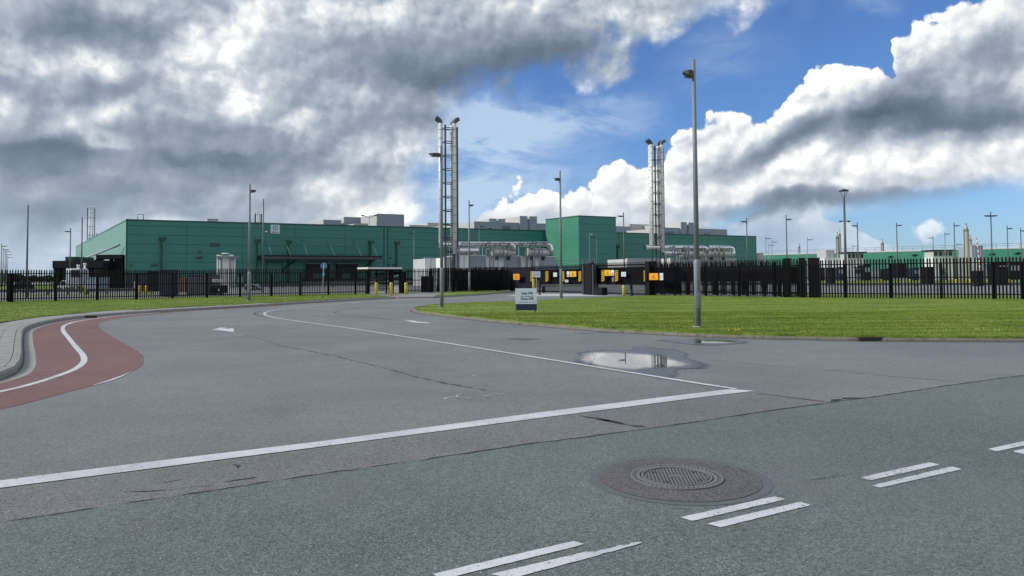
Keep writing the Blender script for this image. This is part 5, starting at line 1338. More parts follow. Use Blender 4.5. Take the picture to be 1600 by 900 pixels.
def fence(label, pts, hs, pitch, post_step, name='palisade_fence', rails=(0.32, 1.22, 2.02), pale_w=0.082, limit=298, clip=None, group='palisade fences', zb=LZ, post_h=2.05, seed=1):
    t = thing(name, label, 'fence', (pts[0][0], pts[0][1], zb), 0.0, group)
    o = Vector((pts[0][0], pts[0][1])); r = random.Random(seed)
    proto = {}
    P = resample(pts, pitch); n = 0; tot = len(P)
    shown = []
    for i, p in enumerate(P[:-1]):
        v = Vector(p); px = 800 + 1155 * p[0] / p[1] if p[1] > 5 else -9999
        shown.append(-30 < px < 1640)
    acc = 0
    segs = [(Vector(a), Vector(b)) for a, b in zip(pts, pts[1:])]
    cum = [0]
    for a, b in segs: cum.append(cum[-1] + (b - a).length)
    def dirat(i):
        s = i * pitch
        for k in range(len(segs)):
            if s <= cum[k + 1] + 1e-6: return (segs[k][1] - segs[k][0]).normalized(), k, (s - cum[k]) / max(1e-6, cum[k + 1] - cum[k])
        return (segs[-1][1] - segs[-1][0]).normalized(), len(segs) - 1, 1.0
    rest = MB()
    for i, p in enumerate(P[:-1]):
        dv, k, f = dirat(i); h = hs[k] * (1 - f) + hs[k + 1] * f; h = round(h, 1)
        if h not in proto:
            proto[h] = pale_mesh(h, pale_w); me = proto[h].data; bpy.data.objects.remove(proto[h]); proto[h] = me
        ang = math.atan2(dv.y, dv.x)
        if shown[i] and n < limit:
            c = bpy.data.objects.new('pale', proto[h]); COL.objects.link(c); c.parent = t
            c.location = (p[0] - o.x, p[1] - o.y, 0); c.rotation_euler = (r.gauss(0, 0.004), r.gauss(0, 0.006), ang); n += 1
        else:
            m_ = Matrix.Translation((p[0] - o.x, p[1] - o.y, 0)) @ Matrix.Rotation(ang, 4, 'Z')
            me = proto[h]
            rest.add([m_ @ v.co for v in me.vertices], [tuple(f_.vertices) for f_ in me.polygons])
    if rest.v:
        b = rest.build('pales_beyond', STEEL_BLACK, t); b['kind'] = 'stuff'
    for (a, b), k in zip(segs, range(len(segs))):
        L = (b - a).length; dv = (b - a) / L; nn = Vector((-dv.y, dv.x))
        if nn.y < 0: nn = -nn
        for rz_ in rails:
            A = a - o + nn * 0.045; B = b - o + nn * 0.045
            rr = min(rz_, hs[k] - 0.25)
            MB().tube([(A.x, A.y, rr), (B.x, B.y, rr)], 0.032, 4, smooth=False).build('rail', STEEL_BLACK, t)
        m = int(L / post_step)
        for j in range(m + 1):
            q = a + dv * (j * post_step)
            px = 800 + 1155 * q.x / q.y if q.y > 5 else -9999
            if not -60 < px < 1700: continue
            pb = MB(); w = 0.085
            pb.bevbox(-w, w, -w * .7, w * .7, -0.02, post_h, 0.02)
            po = pb.build('post', STEEL_BLACK, t); qq = q - o + nn * 0.13; po.location = (qq.x, qq.y, 0); po.rotation_euler = (0, 0, math.atan2(dv.y, dv.x))
    return t
def addfar(p, q, d): v = (Vector(q) - Vector(p)).normalized(); return tuple(Vector(q) + v * d)
# left fence, broken for the turnstile
fl_dir = (Vector(FENCE_L[3]) - Vector(FENCE_L[1])).normalized()
def fl_at(px):
    a, b = Vector(FENCE_L[1]), Vector(FENCE_L[3]); k = (px - 800) / 1155
    s = (k * a.y - a.x) / (fl_dir.x - k * fl_dir.y); return tuple(a + fl_dir * s)
TL, TR = fl_at(573.5), fl_at(634)
fence('black palisade fence along the left verge up to the turnstile', [(-62.0, 27.9), FENCE_L[1], TL], [2.2, 2.2, 2.3], 0.152, 2.55, post_h=1.95, rails=(0.22, 1.12, 1.92))
fence('black palisade fence between the turnstile and the dark screened corner', [TR, FENCE_L[3]], [2.3, 2.5], 0.152, 2.75, rails=(0.22, 1.2, 2.0), seed=2)
# screened stretch behind the far end (second line close behind)
fence('second palisade line close behind the fence right of the turnstile', [(fl_at(668)[0] + 0.1, fl_at(668)[1] + 1.3), (FENCE_L[3][0] + 0.2, FENCE_L[3][1] + 1.2)], [2.4, 2.5], 0.13, 2.75, rails=(0.22, 2.0), seed=5, pale_w=0.085)
mA, mB_, mC = Vector(FENCE_M[0]), Vector(FENCE_M[1]), Vector(FENCE_M[2])
# right of the gates: middle stretch and right fence
fence('dense black palisade fence behind the lawn from the gates to the corner', [tuple(mB_), tuple(mC)], [2.5, 2.5], 0.105, 2.6, rails=(0.25, 2.05), pale_w=0.06, post_h=2.2, seed=3)
fence('inner palisade line close behind the dense fence right of the gates', [(mB_.x + 1.4, mB_.y + 1.3), (mC.x + 1.2, mC.y + 2.2)], [2.4, 2.4], 0.125, 2.4, rails=(0.25, 2.05), pale_w=0.07, seed=6)
fence('black palisade fence behind the lawn on the right, open view to the service road', [tuple(mC), FENCE_R[1], (66.0, 18.0)], [2.45, 2.35, 2.3], 0.168, 2.58, rails=(0.27, 1.25, 2.08), pale_w=0.092, seed=4)
# ------------------------------------------------------------------ gates and signs on the slanting gate line
def line_hit(A, B, px, py, off=0.0):
    A = Vector(A); B = Vector(B); u = (B - A).normalized(); n = Vector((-u.y, u.x))
    if n.y > 0: n = -n                      # towards the camera
    o = A + n * off; d = ray(px, py)
    t = (o.x * n.x + o.y * n.y) / (d.x * n.x + d.y * n.y)
    return (Vector((d.x * t, d.y * t)) - o).dot(u), EYE + d.z * t
def on_gate(px0, px1, pyt, pyb, off, A=None, B=None):
    """origin, width, z range, heading of a rectangle seen at these pixels on a fence line"""
    A = Vector(A if A is not None else FENCE_M[0]); B = Vector(B if B is not None else FENCE_M[1])
    u = (B - A).normalized(); n = Vector((-u.y, u.x))
    if n.y > 0: n = -n
    s0, zt = line_hit(A, B, px0, pyt, off); s1, _ = line_hit(A, B, px1, pyt, off); _, zb = line_hit(A, B, (px0 + px1) / 2, pyb, off)
    p = A + n * off + u * s0
    return p, s1 - s0, zt, zb, math.atan2(u.y, u.x)
def rect_thing(name, label, cat, px0, px1, pyt, pyb, m, off=0.3, thick=0.04, to_ground=False, group=None, A=None, B=None, part='plate'):
    p, w, zt, zb, rz = on_gate(px0, px1, pyt, pyb, off, A, B)
    z0 = 0 if to_ground else zb
    t = thing(name, label, cat, (p.x, p.y, z0), rz, group)
    MB().box(0, w, -thick / 2, thick / 2, 0 if not to_ground else 0.02, zt - z0).build(part, m, t)
    return t, w, zt - z0
def hazard(label, px0, px1, pyt, pyb, off=0.35):
    t, w, h = rect_thing('hazard_board', label, 'hazard board', px0, px1, pyt, pyb, STEEL_BLACK, off, group='hazard stripe boards on the gates')
    nb = 6
    for k in range(nb):
        z0 = h * (k + 0.05) / nb; st = h / nb * 0.48; sl = h / nb * 0.75
        zz = [z0, z0 + sl, z0 + sl + st, z0 + st]
        zz = [min(h, z) for z in zz]
        MB().add([(0.0, -0.026, zz[0]), (w, -0.026, zz[1]), (w, -0.026, zz[2]), (0.0, -0.026, zz[3])], [(0, 1, 2, 3)]).build('stripe', SIGN_YELLOW, t)
    return t
def slide_gate(label, px0, px1, pyt, pyb, off=0.0, sheet=(0.33, 0.80)):
    p, w, zt, zb, rz = on_gate(px0, px1, pyt, pyb, off)
    t = thing('sliding_gate', label, 'gate', (p.x, p.y, 0.06), rz, 'sliding gates'); h = zt - 0.06
    n = int(w / 0.13); hd = h * 0.90
    me = None
    for k in range(n + 1):
        if me is None:
            o = MB().box(-0.02, 0.02, -0.012, 0.012, 0.1, h - 0.08).add([(-0.02, -0.012, h - 0.08), (0.02, -0.012, h - 0.08), (0.02, 0.012, h - 0.08), (-0.02, 0.012, h - 0.08), (0, 0, h)], [(0, 1, 4), (1, 2, 4), (2, 3, 4), (3, 0, 4)]).build('pale', STEEL_BLACK, t); me = o
        else: o = clone(me, parent=t)
        o.location = (w * k / n, 0, 0)
    for z in (0.12, h * sheet[0], h * sheet[1], h * 0.9): MB().box(0, w, 0.02, 0.10, z - 0.05, z + 0.05).build('rail', STEEL_BLACK, t)
    MB().box(0.02, w - 0.02, 0.11, 0.14, h * sheet[0], h * sheet[1] + 0.1).build('sheet_panel', DARK, t)
    for x in (0.0, w): MB().box(x - 0.06, x + 0.06, 0.0, 0.12, 0.02, h * 0.92).build('frame_post', STEEL_BLACK, t)
    return t
slide_gate('left sliding gate with black sheet centre and four striped boards', 832, 910, 415, 458.5)
slide_gate('right sliding gate with black sheet centre next to the amber sign', 932, 1008, 410.5, 461)
for px0, px1, lab in ((829, 832.5, 'striped board furthest left, half behind the white post sign'), (852.5, 857, 'striped board between white post sign and square white notice'), (878.5, 882, 'striped board half hidden by the lawn-edge street lamp'), (904, 908.5, 'striped board just left of the tall gate posts'),
                      (940, 944.5, 'striped board left of the yellow notice on the right gate'), (961, 966, 'striped board right of the red and white notice'), (1006, 1008, 'narrow striped strip at the end of the right gate')):
    hazard(lab, px0, px1, 423.5 if px0 < 930 else 422, 440)
def notice(label, px0, px1, pyt, pyb, m, off=0.36, inner=None, **k):
    t, w, h = rect_thing('notice', label, 'sign', px0, px1, pyt, pyb, m, off, **k)
    if inner == 'tri':
        MB().add([(w * .5, -0.026, h * .78), (w * .28, -0.026, h * .38), (w * .72, -0.026, h * .38)], [(0, 1, 2)]).build('symbol', mat('notice_print', (0.30, 0.16, 0.01), 0.5), t)
        MB().box(w * .2, w * .8, -0.027, -0.021, h * .14, h * .24).build('print_line', mat('notice_print'), t)
    elif inner == 'red':
        MB().box(w * .2, w * .8, -0.027, -0.021, h * .12, h * .5).build('print_block', SIGN_RED, t)
    elif inner == 'lines':
        for q in (0.25, 0.45, 0.65): MB().box(w * .15, w * .85, -0.027, -0.021, h * q, h * (q + .08)).build('print_line', GREY_CLAD, t)
    return t, w, h
notice('square amber notice on the dark screen left of the gates', 802.3, 811.8, 428, 437.2, AMBER, inner='tri')
notice('square white notice between two striped boards on the left gate', 864.8, 870.2, 426, 432.2, SIGN_WHITE, inner='lines')
notice('narrow white and red notice on the left gate', 886, 889.6, 424, 432.4, SIGN_WHITE, inner='red')
notice('yellow warning notice on the left gate', 890.6, 900.3, 424, 432.4, SIGN_YELLOW, inner='tri')
notice('small grey plate low on the left gate', 883, 888, 437, 441, WHITE_DIM, inner='lines')
notice('yellow warning notice on the right gate', 944.8, 954.4, 422, 430.8, SIGN_YELLOW, inner='tri')
notice('white notice with red block on the right gate', 954.8, 959.6, 422, 430.4, SIGN_WHITE, inner='red')
notice('small grey keypad plate below the red and white notice', 956, 960, 432, 441, LAMP_DARK, inner='lines')
notice('square white notice above the yellow bollard on the right gate', 971, 978, 425, 432, SIGN_WHITE, inner='lines')
notice('large amber notice right of the right gate', 1014.6, 1028.4, 427, 437.4, AMBER, off=0.45, inner='tri')
notice('tall white notice beside the large amber notice', 1031, 1036.2, 426.8, 437.6, SIGN_WHITE, off=0.45, inner='lines')
# gate posts between the two gates, with lamp on top
for px, top, lab in ((912.5, 413.5, 'left slim gate post of the pair between the gates'), (918.5, 414.5, 'broad gate post left of centre between the gates'), (923.5, 412.5, 'gate post with lamp box between the gates'), (928, 413, 'right slim gate post of the pair between the gates')):
    w = 2.0 if 'slim' in lab else 5.0
    t, ww_, h = rect_thing('gate_post', lab, 'gate post', px - w / 2, px + w / 2, top, 458, STEEL_FRAME if 'slim' in lab else STEEL_BLACK, 0.45, 0.28, True, 'posts between the two gates', part='shaft')
    MB().bevbox(-0.03, ww_ + 0.03, -0.17, 0.17, h, h + 0.05, 0.02).build('cap', STEEL_BLACK, t)
    if 'lamp' in lab: MB().bevbox(-0.10, ww_ + 0.10, -0.25, 0.15, h + 0.051, h + 0.22, 0.04).build('lamp_box', LAMP_DARK, t)
t, w, h = rect_thing('gate_motor', 'black gate motor housing at the foot of the right gate', 'gate motor', 931, 945, 449, 460.5, STEEL_BLACK, 0.5, 0.5, True, part='housing')
MB().box(w * .1, w * .9, -0.27, -0.26, h * .2, h * .8).build('panel', DARK, t)
# black intercom posts with cameras
for px, yb, pt, lab in ((843.3, 460.4, 440, 'hooked black intercom post in front of the left gate'), (987.5, 461.6, 425, 'black post with yellow-capped arm and camera in front of the right gate')):
    a = G(px, yb, 0.02); H = AT(px, pt, a[1]).z
    t = thing('intercom_post', lab, 'intercom post', (a[0], a[1], 0.0))
    MB().tube([(0, 0, 0), (0, 0, H - 0.2), (0.08, 0, H - 0.05), (0.35, 0, H)], 0.06, 8).build('post', STEEL_BLACK, t)
    MB().bevbox(0.2, 0.5, -0.12, 0.12, H - 0.95, H - 0.45, 0.03).build('intercom', STEEL_BLACK, t)
    MB().bevbox(-0.25, 0.0, -0.15, -0.02, H - 0.25, H + 0.1, 0.03).build('camera', LAMP_DARK, t)
    if px > 900:
        MB().tube([(-0.15, -0.1, H - 1.4), (-0.1, -0.1, H - 0.75)], 0.05, 8).build('cable_pipe', GALV, t)
        MB().tube([(-0.2, -0.1, H - 0.75), (-0.05, -0.1, H - 0.55), (0.0, -0.1, H - 0.5)], 0.07, 8).build('yellow_elbow', YELLOW, t)
        MB().tube([(-0.2, -0.1, H - 0.05), (0.05, -0.1, H + 0.18), (0.25, -0.1, H + 0.05)], 0.05, 8).build('arm', SIGN_YELLOW, t)
    MB().bevbox(-0.14, 0.14, -0.14, 0.14, 0, 0.06, 0.02).build('foot', STEEL_BLACK, t)
# white sign on a post before the left gate
a = G(838.3, 459.5, 0.02); zt = AT(838, 424, a[1]).z; zb = AT(838, 433.2, a[1]).z; k = a[1] / 1155
t = thing('post_sign', 'white lettered board on a grey post, left of the gates above the unit sign', 'sign', (a[0], a[1], 0))
MB().tube([(0, 0, 0), (0, 0, zt - 0.05)], 0.045, 8).build('post', GALV, t)
pl_ = MB().box(-6.2 * k, 6.2 * k, -0.075, -0.05, zb, zt).build('board', SIGN_WHITE, t)
for q in (0.22, 0.45, 0.68): MB().box(-5 * k, 5 * k, -0.080, -0.0755, zb + (zt - zb) * q, zb + (zt - zb) * (q + .09)).build('print_line', GREY_CLAD, pl_)

# unit sign on the lawn
a0 = G(806.5, 492, LZ); k = a0[1] / 1155
us = thing('unit_sign', 'white sign reading Unit 570 and Zone 570 over a navy panel, on the lawn', 'sign', (a0[0], a0[1], LZ), R(-4))
W_ = 32.4 * k; zT = 41.2 * k; zM = 17.0 * k; zN = 7.0 * k
MB().box(0, W_, -0.02, 0.02, zM, zT).build('board', SIGN_WHITE, us)
MB().box(0.012, W_ - 0.004, -0.018, 0.018, zN, zM - 0.002).build('lower_panel', NAVY, us)
MB().box(-0.03, 0.025, 0.021, 0.075, 0, zT - 0.01).build('leg', GALV, us)
MB().box(W_ - 0.10, W_ - 0.045, 0.021, 0.075, 0, zT - 0.01).build('leg', GALV, us)
MB().box(-0.026, 0.0, -0.022, 0.02, zM, zT + 0.008).build('edge_trim', WHITE, us)
text_mesh('Unit 570', 0.125, 'lettering', INK, us, (W_ * .53, -0.022, zM + (zT - zM) * .68), bold=0.0035)
text_mesh('Zone 570', 0.125, 'lettering', INK, us, (W_ * .53, -0.022, zM + (zT - zM) * .33), bold=0.0035)
# the two small lines cannot be read in the photograph: rows of broken strokes
rl_ = random.Random(6)
for zc2, x0_, x1_ in ((.49, .21, .84), (.12, .15, .92)):
    row = MB(); x = W_ * x0_; hgt = 0.032
    while x < W_ * x1_:
        w_ = rl_.uniform(0.008, 0.020); z_ = zM + (zT - zM) * zc2; up = rl_.uniform(0.3, 0.5)
        row.box(x, x + w_, -0.023, -0.0205, z_ - hgt * .4, z_ + hgt * up); x += w_ + rl_.choice((0.006, 0.007, 0.008, 0.02))
    row.build('fine_print', INK, us)

# round blue pedestrian sign
x, y = G(503.8, 465.8, LZ); k = y / 1155
t = thing('footpath_sign', 'round blue pedestrian sign with small blue plate on a leaning post', 'traffic sign', (x, y, LZ))
H = AT(506, 410, y).z - LZ
MB().tube([(0, 0, -0.02), (2.2 * k, 0, H)], 0.035, 8).build('post', GALV, t)
cx_, cz_ = 2.2 * k, H - 5.5 * k; r_ = 4.4 * k
def vdisc(r, y_, n=28, rz_=1.0): return [(cx_ + r * math.cos(2 * math.pi * q / n), y_, cz_ + r * rz_ * math.sin(2 * math.pi * q / n)) for q in range(n)]
def slab_disc(r, y0, y1, n=28):
    a, b = vdisc(r, y0, n), vdisc(r, y1, n)
    return MB().add(a + b, [tuple(range(n)), tuple(range(2 * n - 1, n - 1, -1))] + [(q, (q + 1) % n, n + (q + 1) % n, n + q) for q in range(n)])
rim = slab_disc(r_ * 1.06, -0.045, -0.03).build('disc', SIGN_WHITE, t)
slab_disc(r_ * 0.97, -0.050, -0.0455).build('face', BLUE, t)
fg = MB()
fg.add([(cx_ + a * r_, -0.052, cz_ + b * r_) for a, b in [(-.14, .25), (.12, .25), (.30, -.05), (.22, -.10), (.10, .08), (.10, -.10), (.26, -.66), (.14, -.68), (0.0, -.22), (-.20, -.68), (-.33, -.62), (-.12, -.10), (-.14, .08), (-.26, -.12), (-.34, -.05)]], [tuple(range(15))])
fg.add([(cx_ + r_ * (.0 + .13 * math.cos(q * .7854)), -0.052, cz_ + r_ * (.45 + .14 * math.sin(q * .7854))) for q in range(8)], [tuple(range(8))])
fg.build('pedestrian_symbol', SIGN_WHITE, t)
zp = AT(505, 425.3, y).z - LZ; zq = AT(505, 431.6, y).z - LZ
lp_ = MB().box(cx_ - 2.1 * k - 0.02, cx_ + 2.1 * k - 0.02, -0.05, -0.035, zq, zp).build('lower_plate', BLUE, t)
MB().box(cx_ - 1.3 * k - 0.02, cx_ + 1.3 * k - 0.02, -0.054, -0.0505, zq + 1.2 * k, zq + 2.0 * k).box(cx_ - .7 * k - .02, cx_ + .7 * k - .02, -0.054, -0.0505, zq + 3.0 * k, zq + 4.8 * k).build('print', SIGN_WHITE, lp_)

# bollards
def bollard(name, label, px, pyb, pyt, Y=None, r=0.10, group=None, m=YELLOW, zb=LZ):
    if Y is None: x, y = G(px, pyb, zb)
    else: a = AT(px, pyb, Y); x, y = a.x, a.y
    H = AT(px, pyt, y).z - zb
    t = thing(name, label, 'bollard', (x, y, zb), 0, group)
    MB().tube([(0, 0, -0.03), (0, 0, H - 0.05), (0, 0, H)], [r, r, r * 0.8], 12).build('post', m, t)
    MB().tube([(0, 0, H - 0.22), (0, 0, H - 0.14)], r * 1.03, 12).build('band', m if m is not YELLOW else mat('bollard_band', (0.42, 0.36, 0.03), 0.5), t)
    return t
GB = 'yellow bollards at the gates'
bollard('bollard', 'yellow bollard left of the turnstile opening', 588, 460.8, 441.5, r=0.125, group=GB)
bollard('bollard', 'yellow bollard in the middle before the turnstile', 611.3, 461.5, 441.3, r=0.125, group=GB)
bollard('bollard', 'yellow bollard at the right corner of the turnstile', 634.2, 460.2, 441.5, r=0.125, group=GB)
bollard('bollard', 'tall pale yellow bollard before the right gate', 974.8, 462.2, 445.8, r=0.115, group=GB)
bollard('bollard', 'pale yellow bollard peeping over the unit sign', 833.8, 456.5, 435.5, r=0.12, group=GB)
GY = 'yellow bollards along the far side of the service road'
for i, px in enumerate((1366, 1376.5, 1394, 1421.5, 1494, 1516.5, 1526.3, 1536.5, 1545, 1550.5, 1577, 1599)):
    bollard('bollard', 'small yellow bollard beyond the service road, number %s from the left behind the right fence' % ('one two three four five six seven eight nine ten eleven twelve'.split()[i]), px, 444.5, 436.2, Y=104, r=0.13, group=GY, zb=0.03)
for px, lab in ((218.5, 'yellow bollard behind the fence left of the dark booth'), (228.5, 'yellow bollard second from the dark booth behind the left fence'), (237.5, 'yellow bollard touching the black booth behind the left fence'), (133.8, 'pale yellow bollard behind the left fence by the blue container')):
    bollard('bollard', lab, px, 459, 446, Y=78, r=0.12, group='yellow bollards inside the left fence', zb=0.03)
bollard('white_bollard', 'white marker post inside the left fence, left of the yellow bollards', 211.5, 455.5, 440.5, Y=88, r=0.22, m=WHITE, zb=0.03)

# turnstile
tA, tB = Vector(TL), Vector(TR); tu = (tB - tA).normalized(); tw_ = (tB - tA).length
ts = thing('turnstile', 'full-height black turnstile with pale roof between the fence sections', 'turnstile', (tA.x, tA.y, LZ), math.atan2(tu.y, tu.x))
_, zr1 = line_hit(tA, tB, 600, 418.8); zr1 -= LZ
for x0, x1 in ((0.0, 0.28), (tw_ * .48, tw_ * .48 + 0.12), (tw_ * .60, tw_ * .60 + 0.32), (tw_ - 0.55, tw_ - 0.1)):
    MB().box(x0, x1, 0.0, 0.12 if x1 - x0 < .2 else 0.4, 0, zr1 - 0.3).build('column', STEEL_BLACK, ts)
MB().box(-0.1, tw_ * .86, -0.35, 1.6, zr1 - 0.30, zr1 - 0.10).build('roof_beam', STEEL_BLACK, ts)
MB().box(-0.15, tw_ * .84, -0.40, 1.65, zr1 - 0.098, zr1 + 0.06).build('roof', WHITE, ts)
for k_ in range(13):
    z = 0.25 + k_ * (zr1 - 0.7) / 12
    MB().tube([(0.28, 0.25, z), (tw_ * .48, 0.25, z)], 0.034, 6).build('arm', GALV if k_ in (1, 2, 3, 4, 8) else STEEL_BLACK, ts)
    MB().tube([(tw_ * .30, 0.9, z + .08), (tw_ * .60, 0.25, z + .08)], 0.034, 6).build('arm', GALV if k_ % 3 == 0 else STEEL_BLACK, ts)
MB().tube([(tw_ * .30, 0.5, 0), (tw_ * .30, 0.5, zr1 - 0.3)], 0.06, 10).build('rotor_post', STEEL_BLACK, ts)
MB().tube([(tw_ * .33, 0.9, 0.7), (tw_ * .93, 0.9, 1.7)], 0.05, 6).build('white_brace', WHITE, ts)
MB().box(tw_ * .65, tw_ * .95, 0.4, 0.46, zr1 - 0.6, zr1 - 0.35).build('head_box', STEEL_BLACK, ts)
# dark cabinets by the fence
def cab(name, label, px0, px1, pyt, pyb, Y, depth=1.0, m=DARK, cat='cabinet', group=None, doors=2, feet=True):
    a = AT(px0, pyt, Y); b = AT(px1, pyt, Y); zb_ = max(0.0, AT(px0, pyb, Y).z); w = b.x - a.x; h = a.z
    t = thing(name, label, cat, (a.x, Y, 0.0), 0, group)
    z0 = zb_ if zb_ > 0.35 else 0.05
    MB().bevbox(0, w, 0, depth, z0, h, 0.04).build('body', m, t)
    for k_ in range(doors):
        x0, x1 = w * k_ / doors + 0.05, w * (k_ + 1) / doors - 0.05
        if x1 - x0 > 0.15 and h - z0 > 0.5: MB().box(x0, x1, -0.03, -0.002, z0 + 0.1, h - 0.15).build('door', m, t)
    MB().box(-0.04, w + 0.04, -0.06, depth + 0.02, h + 0.001, h + 0.06).build('lid', m, t)
    return t
# each of these stands behind the fence where the photo shows it
cab('cabinet', 'square black cabinet between turnstile and left stack', 657.5, 675.5, 432.5, 457.5, 73.5, 1.0, STEEL_BLACK)
cab('booth', 'black booth inside the left fence next to a dark blue one', 230.5, 243.5, 424.5, 455, 70, 1.2, STEEL_BLACK, 'booth', doors=1)
cab('booth', 'dark blue booth inside the left fence with tan crates on its right', 248.5, 263.5, 422.5, 458, 66, 2.0, mat('navy_tarpaulin', (0.016, 0.024, 0.055), 0.6), 'booth', doors=1)
cab('trailer', 'navy tarpaulin trailer inside the left fence before the hall corner', 196, 226, 427.5, 450, 92, 6, mat('navy_tarpaulin', (0.012, 0.020, 0.055), 0.6, var=0.3, scale=0.8), 'trailer', doors=3)
cab('container', 'pale blue container inside the left fence right of the white van', 133.5, 150, 434, 452.5, 90, 3, mat('pale_blue_paint', (0.36, 0.42, 0.52), 0.5, var=.1), 'container', doors=3)
cab('skip', 'dark grey skip inside the left fence near the black lift truck', 291, 327, 430, 458, 72, 2.5, mat('skip_grey', (0.10, 0.11, 0.13), 0.6, var=.3), 'skip', doors=4)
cab('power_cabinet', 'black box behind the right fence, left of the cone-headed lamp', 1297.5, 1304.5, 419, 443, 70, 1.0, STEEL_BLACK)
cab('power_cabinet', 'wide black box behind the right fence before the larger cabin', 1448, 1461, 418, 444, 70, 1.0, STEEL_BLACK)
cab('power_cabinet', 'black box with a pale label behind the right fence, left of its third post', 1402, 1417, 412, 434, 72, 1.2, STEEL_BLACK, doors=1)
cab('power_cabinet', 'black box behind the right fence beside the teal-lettered board', 1526, 1537, 424, 444, 88, 1.0, STEEL_BLACK, doors=1)
cab('power_cabinet', 'black block at the right edge behind the fence', 1560, 1576, 418, 446, 60, 1.2, STEEL_BLACK, doors=1)
# tan crates in piles
GC = 'tan crates piled inside the left fence'
for i, (px0, px1, pyt, pyb, lab) in enumerate([(265, 272, 426, 441, 'upper tan crate right against the dark blue booth'), (265, 272.5, 442, 457, 'lower tan crate right against the dark blue booth'), (273, 280, 430, 443, 'upper tan crate, second column from the booth'), (273, 280, 444, 457, 'lower tan crate, second column from the booth'), (281, 289, 434, 457, 'tall tan crate, third column from the booth')]):
    a = AT(px0, pyt, 69); b = AT(px1, pyb, 69); w = b.x - a.x; zb_ = max(0.05, b.z); h = a.z - zb_
    t = thing('crate', lab, 'crate', (a.x, 69, zb_), 0, GC); ns = 5
    MB().box(0.03, w - 0.03, 0.04, w, 0.02, h - 0.02).build('shade_fill', mat('crate_shadow_liner', (0.05, 0.035, 0.02), 0.8), t)  # dark filler box: shade between the boards put into its colour
    for q in range(ns): MB().box(0, w, 0, 0.03, h * q / ns + 0.02, h * (q + .8) / ns).build('board', WOOD, t)
    for x in (0.0, w - 0.08): MB().box(x, x + 0.08, -0.025, -0.002, 0, h).build('corner_batten', WOOD, t)
# posts of the dark screens round the gates
def screen(label, A, B, px0, px1, pyt, pyb, off, m=DARK, posts=True):
    p, w, zt, zb_, rz = on_gate(px0, px1, pyt, pyb, off, A, B)
    z0 = max(0.1, zb_)
    t = thing('screen_panel', label, 'screen', (p.x, p.y, 0.0), rz, 'dark screens behind the palisade fence')
    n = max(1, round(w / 1.2))
    for k_ in range(n): MB().box(w * k_ / n + 0.01, w * (k_ + 1) / n - 0.01, -0.02, 0.02, z0, zt - 0.004 * (k_ % 2)).build('sheet', m, t)
    for k_ in range(n + 1): MB().box(w * k_ / n - 0.03, w * k_ / n + 0.03, 0.022, 0.08, 0.05, zt).build('post', STEEL_BLACK, t)
    return t
screen('dark screen behind the fence from the slim lamp to the amber notice', FENCE_L[1], FENCE_L[3], 714, 797, 421.5, 453.8, -0.7)
screen('dark screen on the gate line behind the amber notice', FENCE_M[0], FENCE_M[1], 796.5, 831, 418, 455.5, -0.2)
screen('solid black screen around the large amber notice', FENCE_M[0], FENCE_M[1], 1009, 1014, 409.5, 461, 0.1, STEEL_BLACK)
screen('solid black screen right of the gates up to the tall street lamp', FENCE_M[1], FENCE_M[2], 1013, 1062, 418, 458.5, -0.35)
screen('dark upper screen behind the fence from the tall street lamp to the corner', FENCE_M[1], FENCE_M[2], 1062, 1192, 418.5, 440, -0.9)
screen('dark upper screen behind the fence left of the three black pillars', FENCE_M[1], FENCE_M[2], 1194, 1246, 417.5, 443, -0.9)
for px0, px1, pt, lab in ((1009.5, 1023, 409.5, 'broad black gate pillar beside the large amber notice'), (1225, 1234, 405, 'broad black pillar, first of three at the fence corner'), (1248.5, 1257.5, 404.5, 'broad black pillar, second of three at the fence corner'), (1263, 1280, 404.5, 'widest black pillar, last of three at the fence corner')):
    A_, B_ = (FENCE_M[1], FENCE_M[2]) if px0 < 1240 else (FENCE_R[0], FENCE_R[1])
    t, w, h = rect_thing('fence_pillar', lab, 'pillar', px0, px1, pt, 464, STEEL_BLACK, -0.45, 0.30, True, 'black pillars in the fence', A=A_, B=B_, part='shaft')
    MB().bevbox(-0.03, w + 0.03, -0.18, 0.18, h, h + 0.06, 0.02).build('cap', STEEL_BLACK, t)

